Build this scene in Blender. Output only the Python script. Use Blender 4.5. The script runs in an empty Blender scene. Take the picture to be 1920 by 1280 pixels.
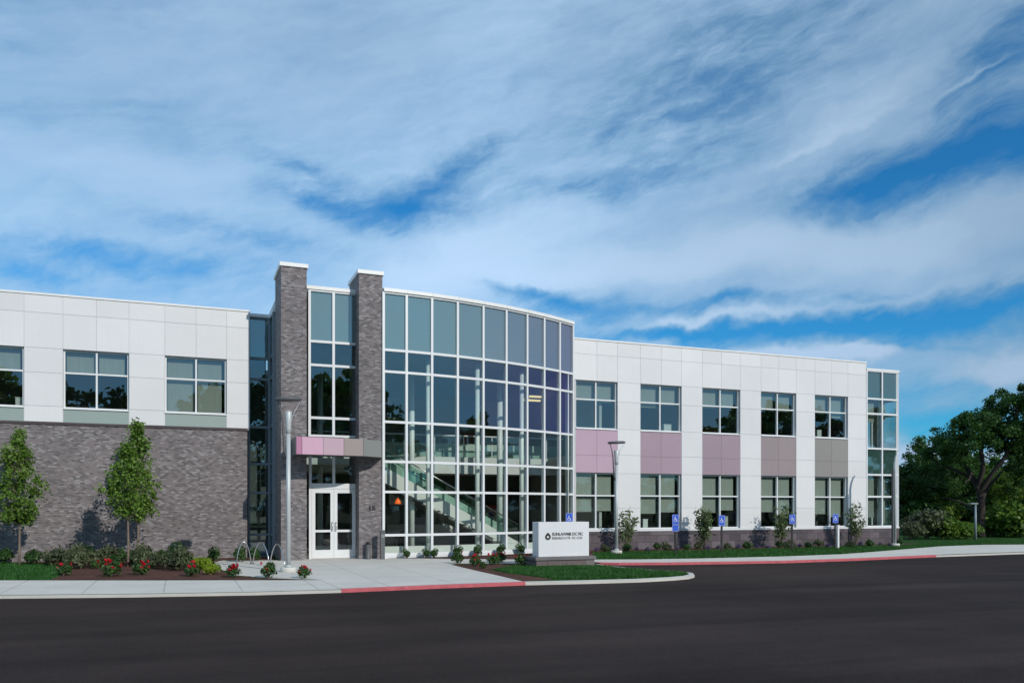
import bpy, bmesh, math, random
import numpy as np
from mathutils import Vector, Matrix
random.seed(7)
scene = bpy.context.scene
COL = scene.collection
R = math.radians

# ------------------------------------------------------------------ camera
TH = R(21.6); CT, ST = math.cos(TH), math.sin(TH)
FPX, HOR, CAMH = 1560.0, 952.0, 1.75
cd = bpy.data.cameras.new('camera'); cam = bpy.data.objects.new('camera', cd); COL.objects.link(cam)
cd.sensor_width = 36; cd.lens = FPX / 1920 * 36
cd.shift_y = (HOR - 640) / 1920
cd.clip_start = 0.1; cd.clip_end = 3000
cam.location = (0, 0, CAMH); cam.rotation_euler = (R(90), 0, -TH)
scene.camera = cam

# ------------------------------------------------------------------ sun, sky, exposure
SUNV = Vector((.37, -1, .57)).normalized()             # towards the sun
sl = bpy.data.lights.new('sun', 'SUN'); sl.energy = 2.8; sl.angle = R(0.55); sl.color = (1, .95, .88)
so = bpy.data.objects.new('sun', sl); COL.objects.link(so)
so.rotation_euler = (-SUNV).to_track_quat('-Z', 'Y').to_euler()
scene.view_settings.view_transform = 'Standard'; scene.view_settings.look = 'None'
scene.view_settings.exposure = 0.0; scene.view_settings.gamma = 1.0
try: scene.view_settings.use_curve_mapping = False
except Exception: pass
scene.render.engine = 'CYCLES'
scene.cycles.max_bounces = 8; scene.cycles.transparent_max_bounces = 24
scene.cycles.use_denoising = True
scene.cycles.caustics_reflective = False; scene.cycles.caustics_refractive = False
scene.cycles.sample_clamp_indirect = 6

class NT:
    """small helper for node trees"""
    def __init__(s, nt): s.nt = nt; s.n = nt.nodes; s.l = nt.links
    def add(s, t, **kw):
        nd = s.n.new(t)
        for k, v in kw.items(): setattr(nd, k, v)
        return nd
    def put(s, sock, v):
        if isinstance(v, bpy.types.NodeSocket): s.l.new(v, sock)
        else: sock.default_value = v
    def m(s, op, a, b=0.0, c=None, clamp=False):
        nd = s.add('ShaderNodeMath', operation=op); nd.use_clamp = clamp
        s.put(nd.inputs[0], a); s.put(nd.inputs[1], b)
        if c is not None: s.put(nd.inputs[2], c)
        return nd.outputs[0]
    def comb(s, x, y, z):
        nd = s.add('ShaderNodeCombineXYZ')
        for i, v in enumerate((x, y, z)): s.put(nd.inputs[i], v)
        return nd.outputs[0]
    def noise(s, vec, scale, detail=4, rough=.5, dist=0.0):
        nd = s.add('ShaderNodeTexNoise'); s.l.new(vec, nd.inputs['Vector'])
        nd.inputs['Scale'].default_value = scale; nd.inputs['Detail'].default_value = detail
        nd.inputs['Roughness'].default_value = rough; nd.inputs['Distortion'].default_value = dist
        return nd.outputs['Fac']
    def mix(s, fac, a, b, mode='MIX'):
        nd = s.add('ShaderNodeMix', data_type='RGBA', blend_type=mode)
        s.put(nd.inputs[0], fac); s.put(nd.inputs[6], a); s.put(nd.inputs[7], b)
        return nd.outputs[2]
    def ramp(s, v, lo, hi, a=0.0, b=1.0, smooth=False):
        nd = s.add('ShaderNodeMapRange'); nd.clamp = True
        if smooth: nd.interpolation_type = 'SMOOTHSTEP'
        s.put(nd.inputs[0], v)
        for i, q in enumerate((lo, hi, a, b)): nd.inputs[i + 1].default_value = q
        return nd.outputs[0]

def build_world():
    w = bpy.data.worlds.new('World'); scene.world = w; w.use_nodes = True
    w.cycles.sampling_method = 'MANUAL'; w.cycles.sample_map_resolution = 256
    t = NT(w.node_tree); t.n.clear()
    out = t.add('ShaderNodeOutputWorld'); bg = t.add('ShaderNodeBackground'); bg.inputs[1].default_value = 0.1
    t.l.new(bg.outputs[0], out.inputs[0])
    sky = t.add('ShaderNodeTexSky', sky_type='NISHITA'); sky.sun_disc = False
    sky.sun_elevation = math.asin(SUNV.z); sky.sun_rotation = math.atan2(SUNV.x, SUNV.y) % (2 * math.pi)
    sky.air_density = 1.0; sky.dust_density = 0.4; sky.ozone_density = 3.0
    tc = t.add('ShaderNodeTexCoord'); sp = t.add('ShaderNodeSeparateXYZ'); t.l.new(tc.outputs['Generated'], sp.inputs[0])
    x, y, z = sp.outputs
    # azimuth (radians clockwise from a fixed compass bearing) and elevation slope of the direction looked at
    xr = t.m('SUBTRACT', t.m('MULTIPLY', x, CT), t.m('MULTIPLY', y, ST))
    yr = t.m('ADD', t.m('MULTIPLY', x, ST), t.m('MULTIPLY', y, CT))
    az = t.m('ARCTAN2', xr, yr)
    hl = t.m('SQRT', t.m('ADD', t.m('MULTIPLY', x, x), t.m('MULTIPLY', y, y)))
    el = t.m('DIVIDE', z, t.m('MAXIMUM', hl, .05))
    # cirrus noise fields
    base = t.comb(az, el, 0.0)
    wn = t.add('ShaderNodeTexNoise'); t.l.new(base, wn.inputs['Vector']); wn.inputs['Scale'].default_value = 4.5; wn.inputs['Detail'].default_value = 5
    wn.inputs['Roughness'].default_value = .62
    ws = t.add('ShaderNodeSeparateXYZ'); t.l.new(wn.outputs['Color'], ws.inputs[0])
    azw = t.m('ADD', az, t.m('MULTIPLY', t.m('SUBTRACT', ws.outputs[0], .5), .22))
    elw = t.m('ADD', el, t.m('MULTIPLY', t.m('SUBTRACT', ws.outputs[1], .5), .11))
    def rot(a_, e_, deg, sa, se, off=0.0):
        c, s_ = math.cos(R(deg)), math.sin(R(deg))
        p = t.m('ADD', t.m('MULTIPLY', a_, c * sa), t.m('MULTIPLY', e_, s_ * sa))
        q = t.m('ADD', t.m('MULTIPLY', a_, -s_ * se), t.m('MULTIPLY', e_, c * se))
        return t.comb(p, q, off)
    azs = t.m('ADD', az, t.m('MULTIPLY', t.m('SUBTRACT', ws.outputs[0], .5), .12))
    els = t.m('ADD', el, t.m('MULTIPLY', t.m('SUBTRACT', ws.outputs[1], .5), .06))
    n1 = t.noise(rot(azs, els, 12, 2.2, 7.0), 1.0, 6, .55)
    n2 = t.noise(rot(azs, els, 16, 9, 34, 3.1), 1.0, 7, .66)
    n4 = t.noise(rot(azs, els, 28, 26, 60, 5.3), 1.0, 5, .6)
    n3 = t.noise(rot(azw, elw, 25, 1.6, 3.0, 7.7), 1.0, 3, .5)
    def blob(px, py, L, W, deg):
        u, v = (px - 960) / FPX, (HOR - py) / FPX
        a0 = math.atan(u); e0 = v * math.cos(a0)
        c, s_ = math.cos(R(deg)), math.sin(R(deg))
        k = math.cos(a0) ** 1.5
        L /= FPX / k; W /= FPX / k
        da = t.m('SUBTRACT', azw, a0); de = t.m('SUBTRACT', elw, e0)
        p = t.m('ADD', t.m('MULTIPLY', da, c / L), t.m('MULTIPLY', de, s_ / L))
        q = t.m('ADD', t.m('MULTIPLY', da, -s_ / W), t.m('MULTIPLY', de, c / W))
        r2 = t.m('ADD', t.m('MULTIPLY', p, p), t.m('MULTIPLY', q, q))
        return t.m('EXPONENT', t.m('MULTIPLY', r2, -1.0))
    dens = t.m('ADD', .80, t.m('MULTIPLY', t.m('SUBTRACT', n1, .5), .55))
    dens = t.m('ADD', dens, t.m('MULTIPLY', t.m('SUBTRACT', n3, .5), .25))
    # veils that thicken the cirrus, then openings where it thins to clear air
    thick = [(1500, 450, 520, 60, 3, .30), (900, 470, 220, 60, 22, .25), (1150, 510, 300, 35, 6, .2), (1700, 470, 260, 50, 3, .2), (330, 330, 260, 50, 10, .15), (700, 30, 500, 90, 5, .08), (1600, 200, 220, 26, 24, .15)]
    for b in thick: dens = t.m('ADD', dens, t.m('MULTIPLY', blob(*b[:5]), b[5]))
    gaps = [(190, 495, 210, 30, 2, .62), (30, 530, 140, 26, 0, .55), (400, 445, 130, 22, -8, .35), (560, 322, 80, 26, -10, .40), (585, 385, 100, 26, -8, .60), (735, 392, 100, 34, 10, .90), (800, 350, 90, 26, 18, .60), (890, 295, 110, 18, 22, .35),
            (1110, 345, 150, 26, 4, .35), (1130, 250, 120, 30, 15, .22), (1300, 220, 160, 46, 28, .25), (1400, 90, 330, 100, 20, .30), (1240, 300, 120, 20, 12, .2), (1900, 90, 120, 90, 35, .60), (1800, 180, 90, 18, 25, .25),
            (1800, 300, 240, 70, 8, .98), (1600, 345, 130, 36, 8, .60), (1930, 250, 90, 60, 30, .6),
            (1090, 585, 120, 26, -6, .82), (1330, 580, 150, 12, 3, .55), (1280, 633, 180, 15, 0, .92), (1470, 622, 150, 16, 7, .9), (1600, 606, 180, 25, 8, .95), (1830, 590, 260, 36, 7, .97), (1560, 565, 120, 8, 6, .3),
            (1700, 640, 90, 8, -12, .3), (1800, 790, 260, 44, 3, .78), (1740, 720, 160, 26, 10, .45), (1000, 560, 90, 14, -10, .5)]
    for b in gaps: dens = t.m('MULTIPLY', dens, t.m('SUBTRACT', 1.0, t.m('MULTIPLY', blob(*b[:5]), b[5])))
    puffs = [(1580, 652, 70, 18, 0, .75), (1480, 672, 130, 14, 2, .5), (1870, 672, 120, 26, 14, .7), (1350, 604, 160, 9, 2, .22), (1700, 548, 240, 12, 6, .10), (1850, 132, 70, 7, 18, .35), (1560, 240, 120, 8, 20, .2), (1740, 850, 160, 22, 0, .5), (1250, 618, 90, 7, 4, .3)]
    for b in puffs: dens = t.m('ADD', dens, t.m('MULTIPLY', blob(*b[:5]), b[5]))
    # wisps show most where the veil is thin
    mid = t.m('ADD', t.m('MULTIPLY', t.ramp(dens, .95, .45, 0, 1, True), t.ramp(dens, .05, .42, .25, 1)), t.ramp(n3, .42, .62, .03, .18), clamp=True)
    wisp = t.m('ADD', t.m('MULTIPLY', t.m('SUBTRACT', n2, .5), 1.15), t.m('MULTIPLY', t.m('SUBTRACT', n4, .5), .55))
    dens = t.m('ADD', dens, t.m('MULTIPLY', wisp, mid))
    cov = t.ramp(dens, .10, 1.0, 0.0, 1.0)
    # clear air: Nishita, then deepened as through a polariser
    blue = t.mix(1.0, sky.outputs[0], (.18, .84, 1.24, 1), 'MULTIPLY')
    # cloud light: brighter near horizon, greyer high up to the right
    cb = t.ramp(el, 0.02, .62, 7.0, 6.0)
    side = t.ramp(az, -.05, .60, 1.0, .70)
    cb = t.m('MULTIPLY', t.m('MULTIPLY', cb, side), t.ramp(n3, .3, .75, .90, 1.1))
    cb = t.m('MULTIPLY', cb, t.ramp(dens, .5, 1.25, .90, 1.12))
    gc = t.add('ShaderNodeCombineColor')
    t.put(gc.inputs[0], t.m('MULTIPLY', cb, t.ramp(dens, .45, 1.15, .60, .73))); t.put(gc.inputs[1], t.m('MULTIPLY', cb, 1.0)); t.put(gc.inputs[2], t.m('MULTIPLY', cb, 1.36))
    c = t.mix(t.m('MULTIPLY', cov, .96), blue, gc.outputs[0])
    t.l.new(c, bg.inputs[0])
build_world()

# ------------------------------------------------------------------ photo measurements -> places in the world
def ray(px):
    u = (px - 960) / FPX
    return (ST + u * CT), (CT - u * ST)                # x and y per metre of depth
def PX(px, D): a, b = ray(px); return D * a / b
def PZ(px, py, D): a, b = ray(px); return CAMH + D / b * (HOR - py) / FPX
def G(px, py, z=0.0):
    t_ = FPX * (CAMH - z) / (py - HOR); a, b = ray(px); return (t_ * a, t_ * b)
def depth(px, D): return D / ray(px)[1]

# ------------------------------------------------------------------ materials
MATS = {}
def newmat(name):
    m = bpy.data.materials.new(name); m.use_nodes = True
    t = NT(m.node_tree); b = t.n['Principled BSDF']; return m, t, b
def plain(name, col, rough=.6, metal=0.0, var=.06, vs=2.0, bump=0.0, bs=40.0, spec=.5):
    if name in MATS: return MATS[name]
    m, t, b = newmat(name)
    g = t.add('ShaderNodeNewGeometry').outputs['Position']
    n = t.noise(g, vs, 5, .6)
    f = t.ramp(n, .3, .7, 1 - var, 1 + var)
    c = t.mix(1.0, (*col, 1), (1, 1, 1, 1), 'MULTIPLY')
    vm = t.add('ShaderNodeVectorMath', operation='SCALE'); t.l.new(c, vm.inputs[0]); t.l.new(f, vm.inputs['Scale'])
    t.l.new(vm.outputs[0], b.inputs['Base Color'])
    b.inputs['Roughness'].default_value = rough; b.inputs['Metallic'].default_value = metal
    b.inputs['Specular IOR Level'].default_value = spec
    if bump:
        bn = t.add('ShaderNodeBump'); bn.inputs['Strength'].default_value = bump; bn.inputs['Distance'].default_value = .02
        t.l.new(t.noise(g, bs, 3, .6), bn.inputs['Height']); t.l.new(bn.outputs[0], b.inputs['Normal'])
    MATS[name] = m; return m

def metal_panel(name, col, rough=.42):
    """painted metal cladding: each panel (mesh island) a hair different, faint oil-canning"""
    m, t, b = newmat(name)
    geo = t.add('ShaderNodeNewGeometry'); g = geo.outputs['Position']
    isl = geo.outputs['Random Per Island']
    f = t.m('MULTIPLY', t.ramp(isl, 0, 1, .955, 1.03), t.ramp(t.noise(g, .5, 4), .3, .7, .97, 1.03))
    vm = t.add('ShaderNodeVectorMath', operation='SCALE'); vm.inputs[0].default_value = col; t.l.new(f, vm.inputs['Scale'])
    st = t.noise(t.comb(t.m('MULTIPLY', t_sep(t, g, 0), 9.0), 0.0, t.m('MULTIPLY', t_sep(t, g, 2), .5)), 1.0, 4, .6)
    c2 = t.mix(t.ramp(st, .52, .8, 0, .10), vm.outputs[0], (.45, .45, .43, 1))
    t.l.new(c2, b.inputs['Base Color'])
    b.inputs['Roughness'].default_value = rough
    bn = t.add('ShaderNodeBump'); bn.inputs['Strength'].default_value = .12; bn.inputs['Distance'].default_value = .05
    t.l.new(t.noise(g, 1.1, 2), bn.inputs['Height']); t.l.new(bn.outputs[0], b.inputs['Normal'])
    return m
def t_sep(t, v, i):
    sp = t.add('ShaderNodeSeparateXYZ'); t.l.new(v, sp.inputs[0]); return sp.outputs[i]

def brick_mat(name, c1, c2, mortar, bw=.135, bh=.054):
    m, t, b = newmat(name)
    g = t.add('ShaderNodeNewGeometry').outputs['Position']
    sp = t.add('ShaderNodeSeparateXYZ'); t.l.new(g, sp.inputs[0])
    v = t.comb(t.m('ADD', sp.outputs[0], sp.outputs[1]), sp.outputs[2], 0.0)
    br = t.add('ShaderNodeTexBrick'); t.l.new(v, br.inputs['Vector'])
    br.inputs['Color1'].default_value = (0, 0, 0, 1); br.inputs['Color2'].default_value = (1, 1, 1, 1); br.inputs['Mortar'].default_value = (.5, .5, .5, 1)
    br.inputs['Scale'].default_value = 1.0; br.inputs['Brick Width'].default_value = bw; br.inputs['Row Height'].default_value = bh
    br.inputs['Mortar Size'].default_value = .006; br.inputs['Mortar Smooth'].default_value = .1; br.inputs['Bias'].default_value = 0.0
    tone = br.outputs['Color']
    tv = t_sep(t, tone, 0)
    tv = t.m('ADD', tv, t.m('MULTIPLY', t.m('SUBTRACT', t.noise(v, 6.5, 6, .8), .5), 1.15))
    cr = t.add('ShaderNodeValToRGB'); t.l.new(tv, cr.inputs[0])
    e = cr.color_ramp.elements; e[0].position = .05; e[0].color = (*c1, 1); e[1].position = .95; e[1].color = (*c2, 1)
    x = e.new(.45); x.color = (c1[0] * .55 + c2[0] * .5, c1[1] * .5 + c2[1] * .46, c1[2] * .53 + c2[2] * .46, 1)
    x = e.new(.72); x.color = (c1[0] * .8 + c2[0] * .38, c1[1] * .72 + c2[1] * .34, c1[2] * .74 + c2[2] * .34, 1)
    col = t.mix(br.outputs['Fac'], cr.outputs[0], (*mortar, 1))
    big = t.ramp(t.noise(v, .45, 4, .6), .3, .7, .88, 1.1)
    vm = t.add('ShaderNodeVectorMath', operation='SCALE'); t.l.new(col, vm.inputs[0]); t.l.new(big, vm.inputs['Scale'])
    t.l.new(vm.outputs[0], b.inputs['Base Color']); b.inputs['Roughness'].default_value = .85
    bn = t.add('ShaderNodeBump'); bn.inputs['Strength'].default_value = .9; bn.inputs['Distance'].default_value = .012
    hgt = t.m('ADD', t.m('MULTIPLY', t.m('SUBTRACT', 1.0, br.outputs['Fac']), 1.0), t.m('MULTIPLY', tv, .5))
    hgt = t.m('ADD', hgt, t.m('MULTIPLY', t.noise(g, 35, 3, .6), .7))
    t.l.new(hgt, bn.inputs['Height']); t.l.new(bn.outputs[0], b.inputs['Normal'])
    return m

def glass_mat(name, tint, refl, f0=.16, rough=0.0):
    m, t, b = newmat(name); t.n.remove(b)
    out = t.n['Material Output']
    lw = t.add('ShaderNodeLayerWeight'); lw.inputs[0].default_value = .5
    f = t.m('ADD', f0, t.m('MULTIPLY', t.m('POWER', lw.outputs['Facing'], 5.0), 1 - f0))
    tr = t.add('ShaderNodeBsdfTransparent'); tr.inputs[0].default_value = (*tint, 1)
    gl = t.add('ShaderNodeBsdfGlossy'); gl.inputs[0].default_value = (*refl, 1); gl.inputs['Roughness'].default_value = rough
    g = t.add('ShaderNodeNewGeometry')
    bn = t.add('ShaderNodeBump'); bn.inputs['Strength'].default_value = .035; bn.inputs['Distance'].default_value = .05
    isl = g.outputs['Random Per Island']
    sc = t.add('ShaderNodeVectorMath', operation='ADD'); t.l.new(g.outputs['Position'], sc.inputs[0]); t.l.new(t.comb(t.m('MULTIPLY', isl, 9.0), 0.0, 0.0), sc.inputs[1])
    t.l.new(t.noise(sc.outputs[0], 1.3, 2, .4), bn.inputs['Height']); t.l.new(bn.outputs[0], gl.inputs['Normal'])
    mx = t.add('ShaderNodeMixShader'); t.l.new(f, mx.inputs[0]); t.l.new(tr.outputs[0], mx.inputs[1]); t.l.new(gl.outputs[0], mx.inputs[2])
    t.l.new(mx.outputs[0], out.inputs[0]); return m

def spandrel_mat(name, col, refl=(1, 1, 1)):
    m, t, b = newmat(name)
    b.inputs['Base Color'].default_value = (*col, 1); b.inputs['Roughness'].default_value = .03
    b.inputs['IOR'].default_value = 2.7; b.inputs['Specular Tint'].default_value = (*refl, 1)
    g = t.add('ShaderNodeNewGeometry').outputs['Position']
    bn = t.add('ShaderNodeBump'); bn.inputs['Strength'].default_value = .05; bn.inputs['Distance'].default_value = .05
    t.l.new(t.noise(g, 1.2, 2), bn.inputs['Height']); t.l.new(bn.outputs[0], b.inputs['Normal'])
    return m

def leaf_mat(name, dark, light, trans=.25, rough=.5):
    m, t, b = newmat(name)
    geo = t.add('ShaderNodeNewGeometry')
    isl = geo.outputs['Random Per Island']
    n = t.noise(geo.outputs['Position'], 1.6, 3)
    f = t.m('ADD', t.m('MULTIPLY', t.m('POWER', isl, 1.4), .7), t.m('MULTIPLY', t.ramp(n, .35, .65, 0, 1), .35))
    c = t.mix(f, (*dark, 1), (*light, 1)); t.l.new(c, b.inputs['Base Color'])
    b.inputs['Roughness'].default_value = rough; b.inputs['Specular IOR Level'].default_value = .35
    tl = t.add('ShaderNodeBsdfTranslucent'); t.l.new(c, tl.inputs[0])
    mx = t.add('ShaderNodeMixShader'); mx.inputs[0].default_value = trans
    t.l.new(b.outputs[0], mx.inputs[1]); t.l.new(tl.outputs[0], mx.inputs[2])
    t.l.new(mx.outputs[0], t.n['Material Output'].inputs[0]); return m

def asphalt_mat():
    m, t, b = newmat('asphalt')
    g = t.add('ShaderNodeNewGeometry').outputs['Position']
    sp = t.add('ShaderNodeSeparateXYZ'); t.l.new(g, sp.inputs[0])
    n = t.noise(g, .22, 5, .6); fine = t.noise(g, 90, 2, .7); mid = t.noise(g, 9, 4, .7)
    agg = t.noise(g, 26, 3, .8)
    # long faint tyre-polished lanes that run along the drive
    lane = t.noise(t.comb(t.m('MULTIPLY', sp.outputs[0], .05), t.m('ADD', t.m('MULTIPLY', sp.outputs[1], .75), t.m('MULTIPLY', sp.outputs[0], .05)), 0.0), 1.0, 5, .6, .3)
    f = t.m('MULTIPLY', t.ramp(n, .3, .7, .70, 1.3), t.ramp(fine, .25, .75, .62, 1.42))
    f = t.m('MULTIPLY', f, t.ramp(lane, .32, .68, .70, 1.3))
    f = t.m('MULTIPLY', f, t.ramp(mid, .3, .7, .93, 1.07))
    f = t.m('MULTIPLY', f, t.ramp(agg, .3, .7, .78, 1.25))
    oil = t.noise(g, 1.1, 3, .5); f = t.m('MULTIPLY', f, t.ramp(oil, .66, .76, 1.0, .72, True))
    vc = t.add('ShaderNodeTexVoronoi', feature='DISTANCE_TO_EDGE'); vc.inputs['Scale'].default_value = .16
    wv = t.add('ShaderNodeVectorMath', operation='ADD'); nz = t.add('ShaderNodeTexNoise'); nz.inputs['Scale'].default_value = .9; nz.inputs['Detail'].default_value = 5
    t.l.new(g, nz.inputs['Vector']); t.l.new(g, wv.inputs[0]); t.l.new(nz.outputs['Color'], wv.inputs[1]); t.l.new(wv.outputs[0], vc.inputs['Vector'])
    crack = t.m('MULTIPLY', t.ramp(vc.outputs['Distance'], .0, .0035, 1, 0), t.ramp(n, .45, .6, 0, 1))
    f = t.m('MULTIPLY', f, t.m('SUBTRACT', 1.0, t.m('MULTIPLY', crack, .45)))
    # a few pale dusty scuffs
    du = t.noise(t.comb(t.m('MULTIPLY', sp.outputs[0], .35), t.m('MULTIPLY', sp.outputs[1], 2.2), 2.0), 1.0, 6, .7)
    f = t.m('MULTIPLY', f, t.ramp(du, .58, .78, 1.0, 1.35))
    vm = t.add('ShaderNodeVectorMath', operation='SCALE'); vm.inputs[0].default_value = (.0345, .0238, .0208); t.l.new(f, vm.inputs['Scale'])
    t.l.new(vm.outputs[0], b.inputs['Base Color']); b.inputs['Roughness'].default_value = .82; b.inputs['Specular IOR Level'].default_value = .10
    bn = t.add('ShaderNodeBump'); bn.inputs['Strength'].default_value = .5; bn.inputs['Distance'].default_value = .004
    t.l.new(fine, bn.inputs['Height']); t.l.new(bn.outputs[0], b.inputs['Normal']); return m

def concrete_mat(name, col, joint=0.0):
    m, t, b = newmat(name)
    g = t.add('ShaderNodeNewGeometry').outputs['Position']
    sp = t.add('ShaderNodeSeparateXYZ'); t.l.new(g, sp.inputs[0])
    f = t.m('MULTIPLY', t.ramp(t.noise(g, .7, 6, .65), .3, .7, .90, 1.08), t.ramp(t.noise(g, 40, 3, .6), .2, .8, .93, 1.07))
    if joint:
        jx = t.m('PINGPONG', t.m('ADD', sp.outputs[0], .37), joint / 2)
        f = t.m('MULTIPLY', f, t.ramp(jx, .006, .02, .66, 1.0))
        jy = t.m('PINGPONG', t.m('ADD', sp.outputs[1], .9), joint / 2)
        f = t.m('MULTIPLY', f, t.ramp(jy, .008, .024, .72, 1.0))
    vm = t.add('ShaderNodeVectorMath', operation='SCALE'); vm.inputs[0].default_value = col; t.l.new(f, vm.inputs['Scale'])
    t.l.new(vm.outputs[0], b.inputs['Base Color']); b.inputs['Roughness'].default_value = .85
    bn = t.add('ShaderNodeBump'); bn.inputs['Strength'].default_value = .3; bn.inputs['Distance'].default_value = .01
    t.l.new(t.noise(g, 60, 3), bn.inputs['Height']); t.l.new(bn.outputs[0], b.inputs['Normal']); return m

def soil_mat(name, a, c_, sc=18, bump=.9):
    m, t, b = newmat(name)
    g = t.add('ShaderNodeNewGeometry').outputs['Position']
    n = t.noise(g, sc, 5, .7); n2 = t.noise(g, .9, 4)
    c = t.mix(t.ramp(n, .3, .7), (*a, 1), (*c_, 1)); f = t.ramp(n2, .3, .7, .8, 1.2)
    vm = t.add('ShaderNodeVectorMath', operation='SCALE'); t.l.new(c, vm.inputs[0]); t.l.new(f, vm.inputs['Scale'])
    t.l.new(vm.outputs[0], b.inputs['Base Color']); b.inputs['Roughness'].default_value = .95; b.inputs['Specular IOR Level'].default_value = .1
    bn = t.add('ShaderNodeBump'); bn.inputs['Strength'].default_value = bump; bn.inputs['Distance'].default_value = .03
    t.l.new(n, bn.inputs['Height']); t.l.new(bn.outputs[0], b.inputs['Normal']); return m

M_WHITE = metal_panel('white_metal_panel', (.735, .73, .725))
M_BACK = plain('panel_joint', (.56, .56, .56), .9)
M_JOINT = plain('spandrel_joint', (.16, .14, .145), .9)
M_SAGE = metal_panel('sage_panel', (.30, .37, .34))
M_BRICK = brick_mat('dark_ironspot_brick', (.110, .101, .101), (.335, .315, .315), (.225, .21, .208))
M_BAND = plain('dark_brick_band', (.075, .058, .06), .8, var=.2, vs=9, bump=.5)
M_BAND2 = brick_mat('plinth_block', (.10, .088, .086), (.19, .165, .16), (.04, .035, .035), .62, .4)
M_STONE = brick_mat('dark_plinth_stone', (.075, .066, .074), (.15, .13, .142), (.07, .06, .06), .62, .30)
M_FRAME = plain('white_aluminium', (.76, .77, .77), .35, var=.02, spec=.5)
M_DKFRAME = plain('grey_aluminium', (.25, .30, .33), .4, var=.03)
M_CAP = plain('white_coping', (.84, .83, .80), .4, var=.03)
M_ASPH = asphalt_mat()
M_WALK = concrete_mat('sidewalk_concrete', (.66, .62, .55), 1.55)
M_KERB = concrete_mat('kerb_concrete', (.60, .575, .52), 0)
M_RED = plain('red_kerb_paint', (.54, .115, .135), .7, var=.18, vs=6)
M_MULCH = soil_mat('brown_mulch', (.055, .028, .022), (.17, .085, .065))
M_LAWN = soil_mat('lawn_soil', (.016, .055, .010), (.035, .10, .02), 30, .5)
M_FIELD = soil_mat('field_ground', (.03, .05, .018), (.06, .08, .03), 3, .3)
M_CHROME = plain('brushed_steel', (.62, .62, .62), .28, 1.0, var=.03)
M_POLE = plain('silver_pole_paint', (.52, .55, .55), .45, .15, var=.04)
M_BLACK = plain('black_metal', (.012, .012, .014), .5)
M_GREY = plain('dark_grey_metal', (.10, .105, .11), .5)
M_BLUE = plain('blue_sign_sheet', (.018, .10, .60), .45, var=.05)
M_SIGNW = plain('sign_white', (.80, .80, .80), .5, var=.02)
M_INT = plain('interior_wall_paint', (.50, .50, .47), .9, var=.03)
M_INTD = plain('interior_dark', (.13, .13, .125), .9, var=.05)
M_CEIL = plain('interior_ceiling', (.55, .55, .53), .95)
M_FLOOR = plain('interior_floor', (.42, .40, .36), .5, var=.1)
M_STAIR = plain('white_stair_paint', (.72, .72, .68), .6, var=.03)
M_REDW = plain('interior_red_wall', (.42, .05, .05), .8, var=.03)
M_TUBE = plain('atrium_column_paint', (.80, .84, .81), .45, var=.03)
M_BLIND = None
M_BARK = plain('shade_dark_bark', (.040, .030, .026), .95, var=.35, vs=14, bump=1.0, bs=26)  # darkened: the shade on the forked trunk is put into this colour
M_BARKL = plain('young_bark', (.20, .15, .12), .9, var=.25, vs=18, bump=.6)
M_LEAFY = leaf_mat('young_tree_leaf', (.060, .13, .014), (.22, .36, .06), .3)
M_LEAFD = leaf_mat('woodland_leaf', (.016, .052, .010), (.085, .19, .032), .35)
M_LEAFM = leaf_mat('woodland_leaf_light', (.06, .13, .014), (.20, .33, .04), .4)
M_LEAFG = leaf_mat('shrub_leaf', (.018, .06, .014), (.07, .14, .03), .2)
M_LEAFO = leaf_mat('olive_shrub_leaf', (.045, .065, .03), (.14, .16, .075), .2)
M_LEAFL = leaf_mat('lime_shrub_leaf', (.12, .22, .012), (.36, .46, .03), .3)
M_LEAFP = leaf_mat('lavender_leaf', (.07, .06, .10), (.17, .13, .25), .2)
M_LEAFS = leaf_mat('sapling_leaf', (.05, .09, .03), (.19, .26, .10), .25)
M_GRASS = leaf_mat('grass_blade', (.014, .068, .010), (.045, .17, .022), .2)
M_ROSE = leaf_mat('red_petal', (.50, .006, .02), (.85, .03, .07), .2)
def blind_mat():
    m, t, b = newmat('roller_blind')
    g = t.add('ShaderNodeNewGeometry').outputs['Position']; sp = t.add('ShaderNodeSeparateXYZ'); t.l.new(g, sp.inputs[0])
    w = t.noise(t.comb(t.m('MULTIPLY', sp.outputs[0], 30.0), 0.0, t.m('MULTIPLY', sp.outputs[2], 1.0)), 1.0, 3, .6)
    c = t.mix(t.ramp(w, .3, .7), (.30, .31, .27, 1), (.38, .39, .34, 1)); t.l.new(c, b.inputs['Base Color']); b.inputs['Roughness'].default_value = .9
    return m
M_BLIND = blind_mat()
G_CLEAR = glass_mat('window_glass', (.76, .84, .82), (.80, .93, 1.0), .17)
G_LOW = glass_mat('ground_floor_glass', (.80, .88, .85), (.85, .95, 1.0), .09)

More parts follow.
